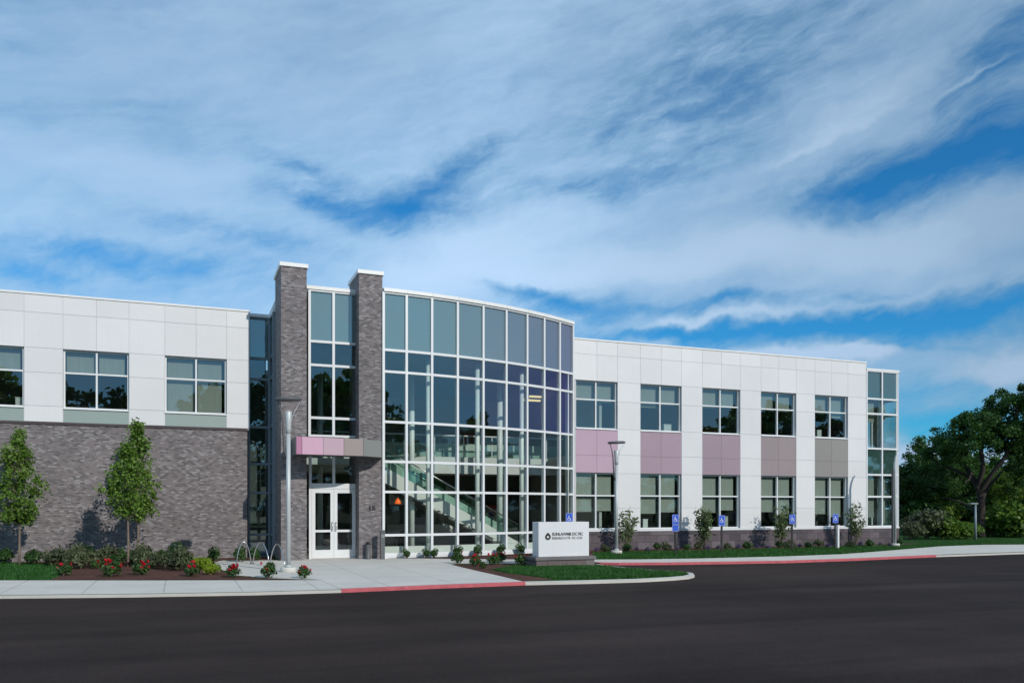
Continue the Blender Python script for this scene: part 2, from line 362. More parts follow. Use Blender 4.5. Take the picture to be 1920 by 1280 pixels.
# ------------------------------------------------------------------ mesh helpers
class MB:
    def __init__(s): s.v = []; s.f = []
    def box(s, x0, x1, y0, y1, z0, z1):
        i = len(s.v)
        s.v += [(x0, y0, z0), (x1, y0, z0), (x1, y1, z0), (x0, y1, z0), (x0, y0, z1), (x1, y0, z1), (x1, y1, z1), (x0, y1, z1)]
        s.f += [(i, i+3, i+2, i+1), (i+4, i+5, i+6, i+7), (i, i+1, i+5, i+4), (i+1, i+2, i+6, i+5), (i+2, i+3, i+7, i+6), (i+3, i, i+4, i+7)]
        return s
    def obox(s, p, q, w, z0, z1):
        """upright box along the plan segment p->q, w thick (centred)"""
        d = Vector((q[0]-p[0], q[1]-p[1])); L = d.length or 1; n = Vector((-d.y, d.x)) / L * w / 2
        i = len(s.v)
        for z in (z0, z1):
            for (a, sg) in ((p, -1), (q, -1), (q, 1), (p, 1)): s.v.append((a[0] + n.x * sg, a[1] + n.y * sg, z))
        s.f += [(i, i+3, i+2, i+1), (i+4, i+5, i+6, i+7), (i, i+1, i+5, i+4), (i+1, i+2, i+6, i+5), (i+2, i+3, i+7, i+6), (i+3, i, i+4, i+7)]
        return s
    def quad(s, a, b, c, d):
        i = len(s.v); s.v += [tuple(a), tuple(b), tuple(c), tuple(d)]; s.f.append((i, i+1, i+2, i+3)); return s
    def prism(s, poly, z0, z1):
        n = len(poly); i = len(s.v)
        a = sum(poly[k][0]*poly[(k+1) % n][1] - poly[(k+1) % n][0]*poly[k][1] for k in range(n))
        if a < 0: poly = poly[::-1]
        s.v += [(p[0], p[1], z0) for p in poly] + [(p[0], p[1], z1) for p in poly]
        s.f.append(tuple(range(i + n - 1, i - 1, -1))); s.f.append(tuple(range(i + n, i + 2 * n)))
        for k in range(n): j = (k + 1) % n; s.f.append((i+k, i+j, i+n+j, i+n+k))
        return s
    def sheet(s, poly, z):
        n = len(poly); i = len(s.v)
        a = sum(poly[k][0]*poly[(k+1) % n][1] - poly[(k+1) % n][0]*poly[k][1] for k in range(n))
        if a < 0: poly = poly[::-1]
        s.v += [(p[0], p[1], z) for p in poly]; s.f.append(tuple(range(i, i + n))); return s
    def tube(s, pts, rad, seg=10, caps=True):
        pts = [Vector(p) for p in pts]
        if not hasattr(rad, '__len__'): rad = [rad] * len(pts)
        i0 = len(s.v); prev = None
        for k, p in enumerate(pts):
            d = (pts[min(k+1, len(pts)-1)] - pts[max(k-1, 0)]).normalized()
            if prev is None:
                a = d.cross(Vector((0, 0, 1)) if abs(d.z) < .9 else Vector((1, 0, 0))).normalized()
            else:
                a = (prev - d * prev.dot(d)).normalized()
            prev = a; b = d.cross(a)
            for j in range(seg):
                an = 2 * math.pi * j / seg; s.v.append(tuple(p + (a * math.cos(an) + b * math.sin(an)) * rad[k]))
        for k in range(len(pts) - 1):
            for j in range(seg):
                j2 = (j + 1) % seg; a0 = i0 + k * seg
                s.f.append((a0 + j, a0 + j2, a0 + seg + j2, a0 + seg + j))
        if caps:
            s.f.append(tuple(range(i0 + seg - 1, i0 - 1, -1))); e = i0 + (len(pts) - 1) * seg; s.f.append(tuple(range(e, e + seg)))
        return s
    def mesh(s, name, mat, bevel=0, smooth=False):
        me = bpy.data.meshes.new(name); me.from_pydata(s.v, [], s.f); me.update()
        if bevel:
            bm = bmesh.new(); bm.from_mesh(me)
            bmesh.ops.bevel(bm, geom=bm.edges[:], offset=bevel, segments=1, affect='EDGES', profile=.5)
            bm.to_mesh(me); bm.free()
        if mat: me.materials.append(mat)
        if smooth:
            for p in me.polygons: p.use_smooth = len(p.vertices) == 4
        return me
    def build(s, name, mat, parent=None, bevel=0, smooth=False):
        o = bpy.data.objects.new(name, s.mesh(name, mat, bevel, smooth)); COL.objects.link(o)
        if parent: link(o, parent)
        return o
def link(o, parent):
    """parent o (already placed in world space) under parent, keeping where it stands"""
    o.parent = parent; o.matrix_parent_inverse = Matrix.Translation(-worldloc(parent))
def worldloc(o):
    v = Vector(o.location)
    return v
def tag(o, label, cat, group=None, kind=None):
    if label: o['label'] = label
    if cat: o['category'] = cat
    if group: o['group'] = group
    if kind: o['kind'] = kind
    return o
def struct(o): o['kind'] = 'structure'; return o
def empty(name, loc=(0, 0, 0), rz=0.0):
    o = bpy.data.objects.new(name, None); COL.objects.link(o); o.location = loc; o.rotation_euler = (0, 0, rz); o.empty_display_size = .2; return o
def child(name, me, parent, loc=(0, 0, 0), rz=0.0, sc=None):
    """child whose mesh is in the parent's own space"""
    o = bpy.data.objects.new(name, me); COL.objects.link(o); o.parent = parent; o.location = loc; o.rotation_euler = (0, 0, rz)
    if sc: o.scale = sc
    return o
def copy_tree(o, parent=None):
    c = o.copy(); COL.objects.link(c)
    if parent: c.parent = parent
    for ch in [k for k in bpy.data.objects if k.parent == o]: copy_tree(ch, c)
    return c

# ------------------------------------------------------------------ ground, road, pavements
YF = 30.8                                              # plane of the two wings
MB().quad((-900, -900, -.16), (900, -900, -.16), (900, 900, -.16), (-900, 900, -.16)).build('terrain', M_FIELD); struct(bpy.data.objects['terrain'])
ZR = -.07
# kerb top line traced along the drive, left to right, round the island nose and on to the right
def gp(lst, z=0.0): return [G(a, b, z) for a, b in lst]
left_front = gp([(0, 1115.2), (250, 1112.8), (480, 1109), (640, 1104.5), (820, 1097), (985, 1091)])
isl_front = gp([(1100, 1088.5), (1200, 1085.8), (1262, 1082.5)])
nose = gp([(1292, 1079.8), (1302, 1077), (1300, 1074.2), (1288, 1072)])
isl_back = gp([(1240, 1069.5), (1180, 1064), (1140, 1060), (1124, 1057.4)])
right_front = gp([(1112, 1053.6), (1125, 1054.6), (1160, 1055), (1260, 1054.4), (1470, 1051.3), (1600, 1047), (1755, 1040.2), (1920, 1034.6)])
lead = (left_front[1][0] - left_front[0][0], left_front[1][1] - left_front[0][1])
pL = (-26.0, left_front[0][1] - .3)
pR1 = right_front[-1]; pR0 = right_front[-2]
dR = Vector((pR1[0] - pR0[0], pR1[1] - pR0[1])).normalized()
far = (pR1[0] + dR.x * 40, pR1[1] + dR.y * 40)
front = [pL] + left_front + isl_front + nose + isl_back + right_front + [far]
site = front + [(far[0] + 5, 90), (-60, 90), (-60, pL[1])]
MB().prism(site, -.155, 0.0).build('lawn', M_LAWN); struct(bpy.data.objects['lawn'])
road = MB().quad((-60, -14, ZR), (110, -14, ZR), (110, 45, ZR), (-60, 45, ZR)).build('road', M_ASPH); struct(road)
MB().sheet([(-60, -14), (-60, -60), (110, -60), (110, -14)], ZR + .03).build('far_lawn', M_LAWN); struct(bpy.data.objects['far_lawn'])

def ribbon(path, w, z0, z1, name, mat, inset=0.0, side=1):
    """kerb-like bar following path; its front face lies `inset` proud of the path"""
    n = len(path); P = [Vector(p) for p in path]; A = []; B = []
    for k in range(n):
        a = P[max(k-1, 0)]; b = P[min(k+1, n-1)]; d = (b - a).normalized(); nn = Vector((-d.y, d.x)) * side
        A.append(P[k] - nn * inset); B.append(P[k] + nn * w)
    mb = MB(); i = 0
    for k in range(n): mb.v += [(A[k].x, A[k].y, z0), (A[k].x, A[k].y, z1 - .015), (A[k].x + (B[k].x - A[k].x) * .12, A[k].y + (B[k].y - A[k].y) * .12, z1), (B[k].x, B[k].y, z1), (B[k].x, B[k].y, z0)]
    for k in range(n - 1):
        for j in range(4):
            a = k * 5 + j; mb.f.append((a, a + 5, a + 6, a + 1))
    mb.f.append((0, 1, 2, 3, 4)); e = (n - 1) * 5; mb.f.append((e + 4, e + 3, e + 2, e + 1, e))
    o = mb.build(name, mat); return o
isl_path = [left_front[-1]] + isl_front + nose + isl_back
struct(ribbon([pL] + left_front[:4], .15, -.13, .006, 'kerb', M_KERB, .004))
struct(ribbon(isl_path, .16, -.13, .008, 'kerb', M_KERB, .004))
struct(ribbon(right_front[6:] + [far], .15, -.13, .006, 'kerb', M_KERB, .004))
struct(ribbon(left_front[3:], .12, -.13, .010, 'red_kerb', M_RED, .010))
struct(ribbon([isl_back[-1], ((isl_back[-1][0] + right_front[0][0]) / 2 - .25, (isl_back[-1][1] + right_front[0][1]) / 2)] + right_front[:8], .17, -.13, .014, 'red_kerb', M_RED, .010)) if False else struct(ribbon(right_front[0:7], .13, -.13, .010, 'red_kerb', M_RED, .010))

# pavements
walk_left_back = gp([(0, 1087.6), (300, 1087.6), (600, 1087)])
w1 = [pL] + left_front[:4] + [G(640, 1104.5)] + walk_left_back[::-1] + [(-26.0, walk_left_back[0][1])]
MB().sheet([pL] + left_front[:4] + walk_left_back[::-1] + [(-26, walk_left_back[0][1])], .004).build('sidewalk', M_WALK); struct(bpy.data.objects['sidewalk'])
XB = lambda px: PX(px, 30)
plaza = [walk_left_back[2], left_front[3], left_front[4], left_front[5]] + gp([(900, 1071), (845, 1058)]) + [G(860, 1056.5), G(1000, 1055.6), G(1095, 1054.8)] + [right_front[0]] \
    + [G(1112, 1048.6), G(1000, 1048.6), G(860, 1047.6), G(745, 1046.0), (6.8, 28.45), (6.0, 29.2), (3.6, 29.2), (3.0, 28.6)] \
    + gp([(505, 1049.8), (415, 1050.5), (402, 1054), (412, 1066), (440, 1078), (500, 1083.5)])
MB().sheet(plaza, .008).build('entrance_plaza', M_WALK); struct(bpy.data.objects['entrance_plaza'])
wr = right_front[0:] + [far] + [(far[0], far[1] + 4.5)] + gp([(1920, 1020.5), (1840, 1021), (1760, 1024), (1700, 1029), (1640, 1034), (1580, 1038.5), (1470, 1042.7), (1300, 1046.8), (1200, 1048.3), (1112, 1048.6)])
MB().sheet(wr, .006).build('sidewalk', M_WALK); struct(bpy.data.objects['sidewalk.001'])

# planting beds
bedL = [(-26, 30.7), (2.9, 30.7), (2.9, 28.9)] + gp([(505, 1049.4), (415, 1050), (398, 1054), (408, 1067), (436, 1079.5), (500, 1085), (598, 1086.6)]) \
    + gp([(300, 1087.2), (95, 1087.2), (112, 1080), (118, 1070), (112, 1060), (80, 1055.5), (0, 1054.8)]) + [(-26, 27.2)]
MB().sheet(bedL, .012).build('mulch_bed', M_MULCH); struct(bpy.data.objects['mulch_bed'])
bedM = [(6.55, 28.3)] + gp([(745, 1045.2), (860, 1047.2), (1000, 1048.2), (1112, 1048.2), (1112, 1036.5), (1300, 1033), (1480, 1028.5), (1620, 1024), (1700, 1021.5)]) + [(34.0, 30.9), (14.9, 30.72), (14, 30.3), (12, 29.4), (10, 28.85), (8, 28.5)]
MB().sheet(bedM, .012).build('mulch_bed', M_MULCH); struct(bpy.data.objects['mulch_bed.001'])
bedI = gp([(845, 1058.4), (900, 1071.5), (985, 1089.8), (1040, 1086), (960, 1076), (915, 1068), (960, 1061), (1110, 1061), (1110, 1057), (1000, 1056.6)])
MB().sheet(bedI, .010).build('mulch_bed', M_MULCH); struct(bpy.data.objects['mulch_bed.002'])

# ------------------------------------------------------------------ the office building
B = empty('office_building', (0, YF, 0))
tag(B, 'two-storey white panel office building with brick entrance piers and curved glass front', 'building')
def part(mb, name, mat, parent=None, bevel=0, smooth=False, label=None):
    o = mb.build(name, mat, None, bevel, smooth); p = parent or B
    o.parent = p
    # every node in this tree keeps its mesh in world coordinates
    o.matrix_parent_inverse = Matrix.Translation((0, -YF, 0)) if p is B else Matrix.Identity(4)
    if label: o['label'] = label
    return o

X = lambda px: PX(px, YF)
XL0 = -14.0; XLE = X(467)                              # left wing
XR0 = 14.92; XRE = X(1624); XGE = X(1684)              # right wing, end glass
TOPZ = 8.74
WY = YF + .16                                          # glass line of punched windows
# left wing openings
wl = [(X(-72) - .02, X(45)), (X(118), X(242)), (X(309), X(425))]
pitch = wl[2][0] - wl[1][0]
wl = [(wl[0][1] - (wl[1][1] - wl[1][0]), wl[0][1]), wl[1], wl[2]]
wl = [(wl[0][0] - pitch, wl[0][1] - pitch)] + wl
LH, LS = 6.96, 5.02                                    # head and sill
def panels(mb, xs, zs, skip=lambda a, b, c, d: False, y=YF, g=.005):
    for i in range(len(xs) - 1):
        for j in range(len(zs) - 1):
            if skip(xs[i], xs[i+1], zs[j], zs[j+1]): continue
            mb.box(xs[i] + g, xs[i+1] - g, y, y + .045, zs[j] + g, zs[j+1] - g)
def inside(ops, a, b, c, d):
    mx, mz = (a + b) / 2, (c + d) / 2
    return any(o[0] < mx < o[1] and o[2] < mz < o[3] for o in ops)
# left wing cladding
ops = [(a, b, 4.5, LH) for a, b in wl]
xs = [XL0]
for a, b in wl: xs += [a, (a + b) / 2, b]
xs = sorted(x for x in xs if x >= XL0) + [XLE]
# joints above the windows also halve the piers between them
mb = MB()
panels(mb, xs, [4.56, LS + .05, 6.16, LH], lambda a, b, c, d: inside(ops, a, b, c, d))
xt = []
for i, x in enumerate(xs): xt.append(x)
panels(mb, xt, [LH, 8.1, TOPZ - .06])
part(mb, 'metal_panel_wall', M_WHITE)
for a, b in wl: part(MB().box(max(a, XL0) + .01, b - .01, YF + .012, YF + .05, 4.56, LS - .03), 'spandrel_panel', M_SAGE)
# backing wall with real openings
def backing(x0, x1, z0, z1, ops, y0=YF + .016, y1=YF + .30):
    mb = MB(); xsx = sorted({x0, x1, *[o[0] for o in ops], *[o[1] for o in ops]}); zz = sorted({z0, z1, *[o[2] for o in ops], *[o[3] for o in ops]})
    xsx = [x for x in xsx if x0 <= x <= x1]; zz = [z for z in zz if z0 <= z <= z1]
    for i in range(len(xsx) - 1):
        for j in range(len(zz) - 1):
            if inside(ops, xsx[i], xsx[i+1], zz[j], zz[j+1]): continue
            mb.box(xsx[i], xsx[i+1], y0, y1, zz[j], zz[j+1])
    return mb
wl = [w for w in wl if w[1] > XL0]
part(backing(XL0, XLE, 4.5, TOPZ - .06, [(max(a, XL0), b, LS, LH) for a, b in wl]), 'wall_backing', M_BACK)
part(MB().box(XL0, XLE + .03, YF - .03, YF + .35, TOPZ - .06, TOPZ), 'roof_coping', M_CAP)
# lit side return of the left wing's end
part(MB().box(XLE, XLE + .02, YF + .002, YF + .6, 4.56, TOPZ - .062), 'end_panel', M_WHITE)
part(MB().box(XL0, XLE - .06, YF + .02, YF + .34, -.1, 4.47), 'brick_wall', M_BRICK)
part(MB().box(XL0, XLE - .05, YF - .015, YF + .34, 4.473, 4.558), 'brick_band', M_BAND)

def window(x0, x1, z0, z1, zt, blind=None, glass=None, y=WY, sill=True, frame=None, xm=None):
    """frame with one mullion and one transom > pane, blind"""
    w = .055; fr = MB(); xm = xm or (x0 + x1) / 2; y0, y1 = y - .05, y + .06
    e = .004
    fr.box(x0 + e, x0 + w, y0, y1, z0 + e, z1 - e).box(x1 - w, x1 - e, y0, y1, z0 + e, z1 - e)
    fr.box(x0 + w, x1 - w, y0 + .002, y1, z1 - w, z1 - e).box(x0 + w, x1 - w, y0 + .002, y1, z0 + e, z0 + w)
    fr.box(xm - w / 2, xm + w / 2, y0 - .004, y1, z0 + w, z1 - w)
    fr.box(x0 + w, xm - w / 2, y0, y1, zt - w / 2, zt + w / 2).box(xm + w / 2, x1 - w, y0, y1, zt - w / 2, zt + w / 2)
    o = part(fr, 'window', frame or M_FRAME)
    g = MB()
    for a, b in ((x0 + w, xm - w / 2), (xm + w / 2, x1 - w)):
        for c, d in ((z0 + w, zt - w / 2), (zt + w / 2, z1 - w)): g.quad((a, y, c), (b, y, c), (b, y, d), (a, y, d))
    part(g, 'pane', glass or G_CLEAR, o)
    if blind:
        for (a, b), zb in zip(((x0 + w + .02, xm - w), (xm + w, x1 - w - .10)), blind):
            if zb is None: continue
            bm_ = MB().box(a, b, y + .16, y + .168, zb, z1 - .05); bm_.box(a, b, y + .15, y + .178, zb - .03, zb)
            part(bm_, 'blind', M_BLIND, o)
    if sill: part(MB().box(x0 + .002, x1 - .002, YF - .03, y - .052, z0 - .028, z0 + .012), 'sill', M_FRAME, o)
    return o
blL = [(6.1, 6.1), (6.22, 6.22), (6.22, 6.22), (LS + .06, LS + .06)]
blL = blL[-len(wl):]
for (a, b), bl in zip(wl, blL):
    if a < XL0: continue
    window(a, b, LS, LH, 6.20, bl)

# ---- right wing
wr_px = [(1080, 1158), (1201, 1278), (1317, 1388), (1427, 1493), (1528, 1590)]
wrx = [(max(X(a), XR0 + .06), X(b)) for a, b in wr_px]
RH, RS, RT = 7.02, 5.03, 6.25
LH2, LS2, LT2 = 3.22, .86, 2.27
ops = [(a, b, LS2, RH) for a, b in wrx]
xs = [XR0]
for a, b in wrx: xs += [a, b]
xs = sorted(set(xs)) + [XRE]
mb = MB()
panels(mb, xs, [LS2 - .02, 1.75, 3.2, 3.97, 5.05, 6.2, RH], lambda a, b, c, d: inside(ops, a, b, c, d) or b - a < .2)
xt = [XR0]
for a, b in wrx: xt += [a, (a + b) / 2, b]
xt = sorted(set(xt)) + [XRE]
mb2 = MB()
xt2 = [x for k, x in enumerate(xt) if k == 0 or x - xt[k-1] > .15]
panels(mb, xt2, [RH, 8.1, TOPZ - .06])
part(mb, 'metal_panel_wall', M_WHITE)
part(backing(XR0, XRE, LS2 - .06, TOPZ - .06, [(a, b, LS2, LH2) for a, b in wrx] + [(a, b, RS, RH) for a, b in wrx]), 'wall_backing', M_BACK)
part(MB().box(XR0, XRE + .02, YF - .03, YF + .35, TOPZ - .06, TOPZ), 'roof_coping', M_CAP)
part(MB().box(XRE, XRE + .02, YF + .002, YF + .5, 8.46, TOPZ - .062), 'end_panel', M_WHITE)
pinks = [(.50, .345, .43), (.39, .275, .335), (.35, .26, .30), (.315, .258, .265), (.285, .265, .25)]
pnames = ['pink', 'mauve pink', 'dusty mauve', 'taupe pink', 'taupe grey']
for k, (a, b) in enumerate(wrx):
    m = metal_panel('spandrel_' + str(k), pinks[k], .35); mid = (a + b) / 2; mb = MB()
    for c, d in ((a + .008, mid - .006), (mid + .006, b - .008)):
        mb.box(c, d, YF + .010, YF + .05, LH2 + .008, 3.93).box(c, d, YF + .010, YF + .05, 3.942, RS - .035)
    sp_ = part(mb, 'spandrel_panel', m, label=pnames[k] + ' metal spandrel panel')
    part(MB().box(a + .012, b - .012, YF + .0135, YF + .06, LH2 + .012, RS - .04), 'panel_joint', M_JOINT, sp_)
blU = [(6.22, 6.18), (6.1, 6.22), (6.2, 6.26), (6.24, 6.2), (6.2, 6.05)]
blW = [(1.62, 1.66), (1.54, 1.60), (1.57, 1.68), (1.60, 1.48), (1.50, 1.36)]
for k, (a, b) in enumerate(wrx):
    window(a, b, RS, RH, RT, blU[k]); window(a, b, LS2, LH2, LT2, blW[k], glass=G_LOW, sill=False)
part(MB().box(XR0, XGE + .05, YF - .05, YF + .10, .775, .835), 'base_sill', M_FRAME)
part(MB().box(XR0 + .02, XGE + .02, YF - .03, YF + .34, -.1, .773), 'stone_base', M_STONE)

# ---- glazed strips (vertical curtain pieces)
LEV = [.12, .81, 2.31, 3.36, 4.74, 6.48, 7.23, 9.24]
def glazing(plan, levels, name, cap=True, mull=.085, tints=None, depth_=.13, frame=None, end_mull=(True, True), pane_parts=True, spandrel_from=7.0, dark=None, low=None):
    """curtain wall along plan points; > panes per bay"""
    fr = MB(); n = len(plan); P = [Vector(p) for p in plan]
    for k in range(n):
        if (k == 0 and not end_mull[0]) or (k == n - 1 and not end_mull[1]): continue
        a = P[max(k-1, 0)]; b = P[min(k+1, n-1)]; d = (b - a).normalized() * mull / 2
        fr.obox(P[k] - d, P[k] + d, depth_ + .008, levels[0], levels[-1])
    for k in range(n - 1):
        d = (P[k+1] - P[k]).normalized()
        for j, z in enumerate(levels):
            z0, z1 = (z, z + .07) if j == 0 else ((z - .06, z) if j == len(levels) - 1 else (z - .042, z + .042))
            fr.obox(P[k] + d * (mull / 2 + .001), P[k+1] - d * (mull / 2 + .001), depth_, z0, z1)
    o = part(fr, name, frame or M_FRAME)
    for k in range(n - 1):
        gv, gs, gl_ = MB(), MB(), MB()
        for j in range(len(levels) - 1):
            z0, z1 = levels[j] + .03, levels[j+1] - .03
            q = [(P[k].x, P[k].y, z0), (P[k+1].x, P[k+1].y, z0), (P[k+1].x, P[k+1].y, z1), (P[k].x, P[k].y, z1)]
            if levels[j] >= spandrel_from or (dark and j in dark): gs.quad(*q)
            elif levels[j+1] < 4.8 and low: gl_.quad(*q)
            else: gv.quad(*q)
        vm, sm = tints[k] if tints else (G_CLEAR, M_SPG)
        if gv.v: part(gv, 'pane', vm, o)
        if gl_.v: part(gl_, 'pane', low, o)
        if gs.v: part(gs, 'spandrel_glass', sm, o)
    return o
M_SPG = spandrel_mat('spandrel_glass_green', (.035, .075, .065))
M_SPD = spandrel_mat('spandrel_glass_teal', (.135, .21, .205))
# arc of the atrium
ACX, ACY, AR = 6.0, 46.45, 18.0
def arc_hit(px):
    a, b = ray(px)
    A_ = a*a + b*b; B_ = -2 * (a*ACX + b*ACY); C_ = ACX**2 + ACY**2 - AR**2
    t_ = (-B_ - math.sqrt(B_*B_ - 4*A_*C_)) / (2*A_); return Vector((t_*a, t_*b))
arc = [arc_hit(p) for p in (718.5, 761.5, 809, 857, 905, 948, 987, 1019, 1048, 1073)]
nb = len(arc) - 1
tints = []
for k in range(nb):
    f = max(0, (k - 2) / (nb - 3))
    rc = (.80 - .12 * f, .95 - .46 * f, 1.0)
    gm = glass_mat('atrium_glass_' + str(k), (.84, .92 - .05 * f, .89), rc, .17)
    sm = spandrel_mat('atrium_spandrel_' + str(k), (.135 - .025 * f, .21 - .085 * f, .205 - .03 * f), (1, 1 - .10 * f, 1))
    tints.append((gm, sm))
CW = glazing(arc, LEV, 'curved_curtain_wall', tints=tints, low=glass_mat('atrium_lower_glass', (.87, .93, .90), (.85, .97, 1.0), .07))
# tower front between the piers
TY = 29.1
tx = [PX(580, TY), PX(625, TY), PX(669, TY)]
G_T = glass_mat('tower_glass', (.68, .80, .78), (.80, .95, 1.0), .17)
TW = glazing([(x, TY) for x in tx], [4.20, 4.85, 6.66, 7.47, 9.24], 'tower_curtain_wall', tints=[(G_T, M_SPD)] * 2, spandrel_from=7.4)
# left recessed strip and its return
LG = glazing([(XLE + .03, 31.35), (2.92, 31.35)], [.12, .8, 2.3, 3.34, 4.67, 6.4, 7.15, 8.62], 'recessed_glass_strip', frame=M_DKFRAME, tints=[(G_T, spandrel_mat('spandrel_glass_deep_teal', (.03, .12, .14)))], spandrel_from=7.0)
LR = glazing([(3.0, 31.35), (3.0, 30.30)], [.12, .8, 2.3, 3.34, 4.67, 6.4, 7.15, 8.62], 'return_glass_strip', frame=M_DKFRAME, tints=[(G_T, M_SPD)], spandrel_from=7.0)
part(MB().box(XLE + .02, 2.96, 31.22, 31.5, 8.622, 8.74), 'roof_coping', M_CAP)
part(MB().box(2.93, 3.07, 30.2, 31.219, 8.623, 8.742), 'roof_coping', M_CAP)
part(MB().box(XLE - .06, 3.0, 31.25, 31.45, -.05, .12), 'plinth', M_GREY)
# right end glass, turning the corner
ey = YF + .06
RLEV = [.838, 2.3, 3.35, 4.61, 6.28, 7.0, 8.36]
RG = glazing([(XRE + .05, ey), ((XRE + XGE) / 2, ey), (XGE, ey), (XGE, ey + 1.6), (XGE, ey + 3.2)], RLEV, 'corner_curtain_wall', tints=[(G_CLEAR, M_SPG)] * 4, spandrel_from=6.9, dark=(2,), mull=.075)
part(MB().box(XRE + .024, XGE + .08, ey - .08, ey + 3.3, 8.362, 8.45), 'roof_coping', M_CAP)
# atrium roof band
cap = MB(); cap2 = MB()
P = arc
for k in range(nb):
    cap.obox(P[k], P[k+1], .24, 9.242, 9.36)
part(cap, 'roof_coping', M_CAP)
part(MB().box(tx[0] - .1, tx[2] + .12, TY - .1, TY + .15, 9.243, 9.361), 'roof_coping', M_CAP)
roofpoly = [(3.1, 29.3), (6.2, 29.3), (6.5, 28.6)] + [(p.x - .02, p.y + .12) for p in arc] + [(14.86, 42), (3.1, 42)]
part(MB().prism(roofpoly, 8.95, 9.235), 'tower_roof', M_CEIL)
part(MB().box(14.86, 14.96, 30.85, 42, 8.5, 9.36), 'tower_side_wall', M_WHITE)
part(MB().box(3.12, 3.3, 30.9, 42, 8.5, 9.20), 'tower_side_wall', M_BRICK)
part(MB().obox(P[0], P[-1], .0001, .0, .0001) if False else MB().prism([(p.x, p.y - .09) for p in arc] + [(p.x, p.y + .2) for p in arc[::-1]], -.05, .119), 'atrium_plinth', M_FRAME)

# piers
def pier(x0, x1, y0, y1, top, ext=None):
    o = part(MB().box(x0, x1, y0, y1, -.1, top - .13), 'brick_pier', M_BRICK)
    part(MB().box(x0 - .05, x1 + .05, y0 - .05, y1 + .05, top - .128, top), 'pier_cap', M_CAP, o)
PY = 28.45
pier(PX(527, PY), PX(575, PY), PY, 30.32, 9.90)
pier(PX(673, PY), PX(717, PY), PY, 30.2, 9.92)
part(MB().box(3.10, 3.42, 30.325, 31.3, -.1, 8.95), 'brick_wall', M_BRICK)

# entrance doors and transom light
dx0, dx1 = PX(579, TY), PX(671, TY); dm = (dx0 + dx1) / 2
fr = MB(); yy0, yy1 = TY - .06, TY + .08
fr.box(dx0, dx0 + .09, yy0, yy1, 0, 4.1).box(dx1 - .09, dx1, yy0, yy1, 0, 4.1)
fr.box(dx0 + .09, dx1 - .09, yy0 + .002, yy1, 2.42, 2.60).box(dm - .045, dm + .045, yy0, yy1, 2.60, 4.1).box(dx0 + .09, dx1 - .09, yy0 + .002, yy1, 4.03, 4.1)
ENT = part(fr, 'entrance_frame', M_FRAME)
g = MB()
for a, b in ((dx0 + .09, dm - .045), (dm + .045, dx1 - .09)): g.quad((a, TY, 2.6), (b, TY, 2.6), (b, TY, 4.03), (a, TY, 4.03))
part(g, 'pane', G_LOW, ENT)
for s, (a, b) in enumerate(((dx0 + .095, dm - .004), (dm + .004, dx1 - .095))):
    d = MB(); st = .115
    d.box(a, a + st, yy0 - .01, yy0 + .04, .02, 2.41).box(b - st, b, yy0 - .01, yy0 + .04, .02, 2.41)
    for z0, z1 in ((.02, .31), (.92, 1.0), (2.27, 2.41)): d.box(a + st, b - st, yy0 - .009, yy0 + .039, z0, z1)
    door = part(d, 'door', M_FRAME)
    g = MB()
    for z0, z1 in ((.31, .92), (1.0, 2.27)): g.quad((a + st, yy0 + .015, z0), (b - st, yy0 + .015, z0), (b - st, yy0 + .015, z1), (a + st, yy0 + .015, z1))
    part(g, 'pane', G_LOW, door)
    hx = b - .06 if s == 0 else a + .06
    part(MB().tube([(hx, yy0 - .01, .98), (hx, yy0 - .08, .98), (hx, yy0 - .08, 1.26), (hx, yy0 - .01, 1.26)], .014, 8), 'handle', M_CHROME, door, smooth=True)
# canopy
CZ0, CZ1 = 3.465, 4.02
cf = [(3.36, PY + .0), (3.36, 27.12), (PX(566, 27.10), 27.10), (PX(606, 27.16), 27.16), (PX(644.6, 27.22), 27.22), (PX(681, 27.32), 27.32), (PX(714, 27.85), 27.85), (6.40, PY - .004)]
cn = MB().prism([cf[0]] + [(p[0], p[1] + .05) for p in cf[1:-1]] + [cf[-1]], CZ0 + .02, CZ1 - .02)
CAN = part(cn, 'canopy', M_GREY)
ccol = [((.16, .17, .17), 'grey'), ((.52, .24, .36), 'deep pink'), ((.62, .37, .48), 'bright pink'), ((.52, .36, .42), 'dusty pink'), ((.33, .27, .255), 'taupe'), ((.25, .25, .235), 'grey'), ((.22, .22, .21), 'grey')]
for k in range(len(cf) - 1):
    m = metal_panel('fascia_' + str(k), ccol[k][0], .35)
    a, b = Vector(cf[k]), Vector(cf[k+1]); d = (b - a).normalized() * .005
    part(MB().obox(a + d, b - d, .03, CZ0, CZ1), 'fascia_panel', m, CAN, label=ccol[k][1] + ' canopy fascia panel')
# street number on the right pier
def text_mesh(body, size, name, mat, ext=.006, spacing=1.0, bold=0.0):
    cu = bpy.data.curves.new(name, 'FONT'); cu.body = body; cu.size = size; cu.extrude = ext; cu.space_character = spacing; cu.offset = bold
    cu.resolution_u = 3
    o = bpy.data.objects.new('tmp', cu); COL.objects.link(o); bpy.context.view_layer.update()
    me = bpy.data.meshes.new_from_object(o.evaluated_get(bpy.context.evaluated_depsgraph_get())); bpy.data.objects.remove(o)
    me.name = name; me.materials.clear(); me.materials.append(mat); return me
def place_text(me, parent, x, y, z, align_w=None, inv=None):
    xsx = [v.co.x for v in me.vertices]; ys = [v.co.y for v in me.vertices]; w = max(xsx) - min(xsx); s = 1.0
    if align_w: s = align_w / w
    for v in me.vertices:
        c = v.co.copy(); v.co = (x + (c.x - min(xsx)) * s, y - c.z, z + (c.y - min(ys)))
    o = bpy.data.objects.new(me.name, me); COL.objects.link(o); o.parent = parent
    if inv: o.matrix_parent_inverse = inv
    return o
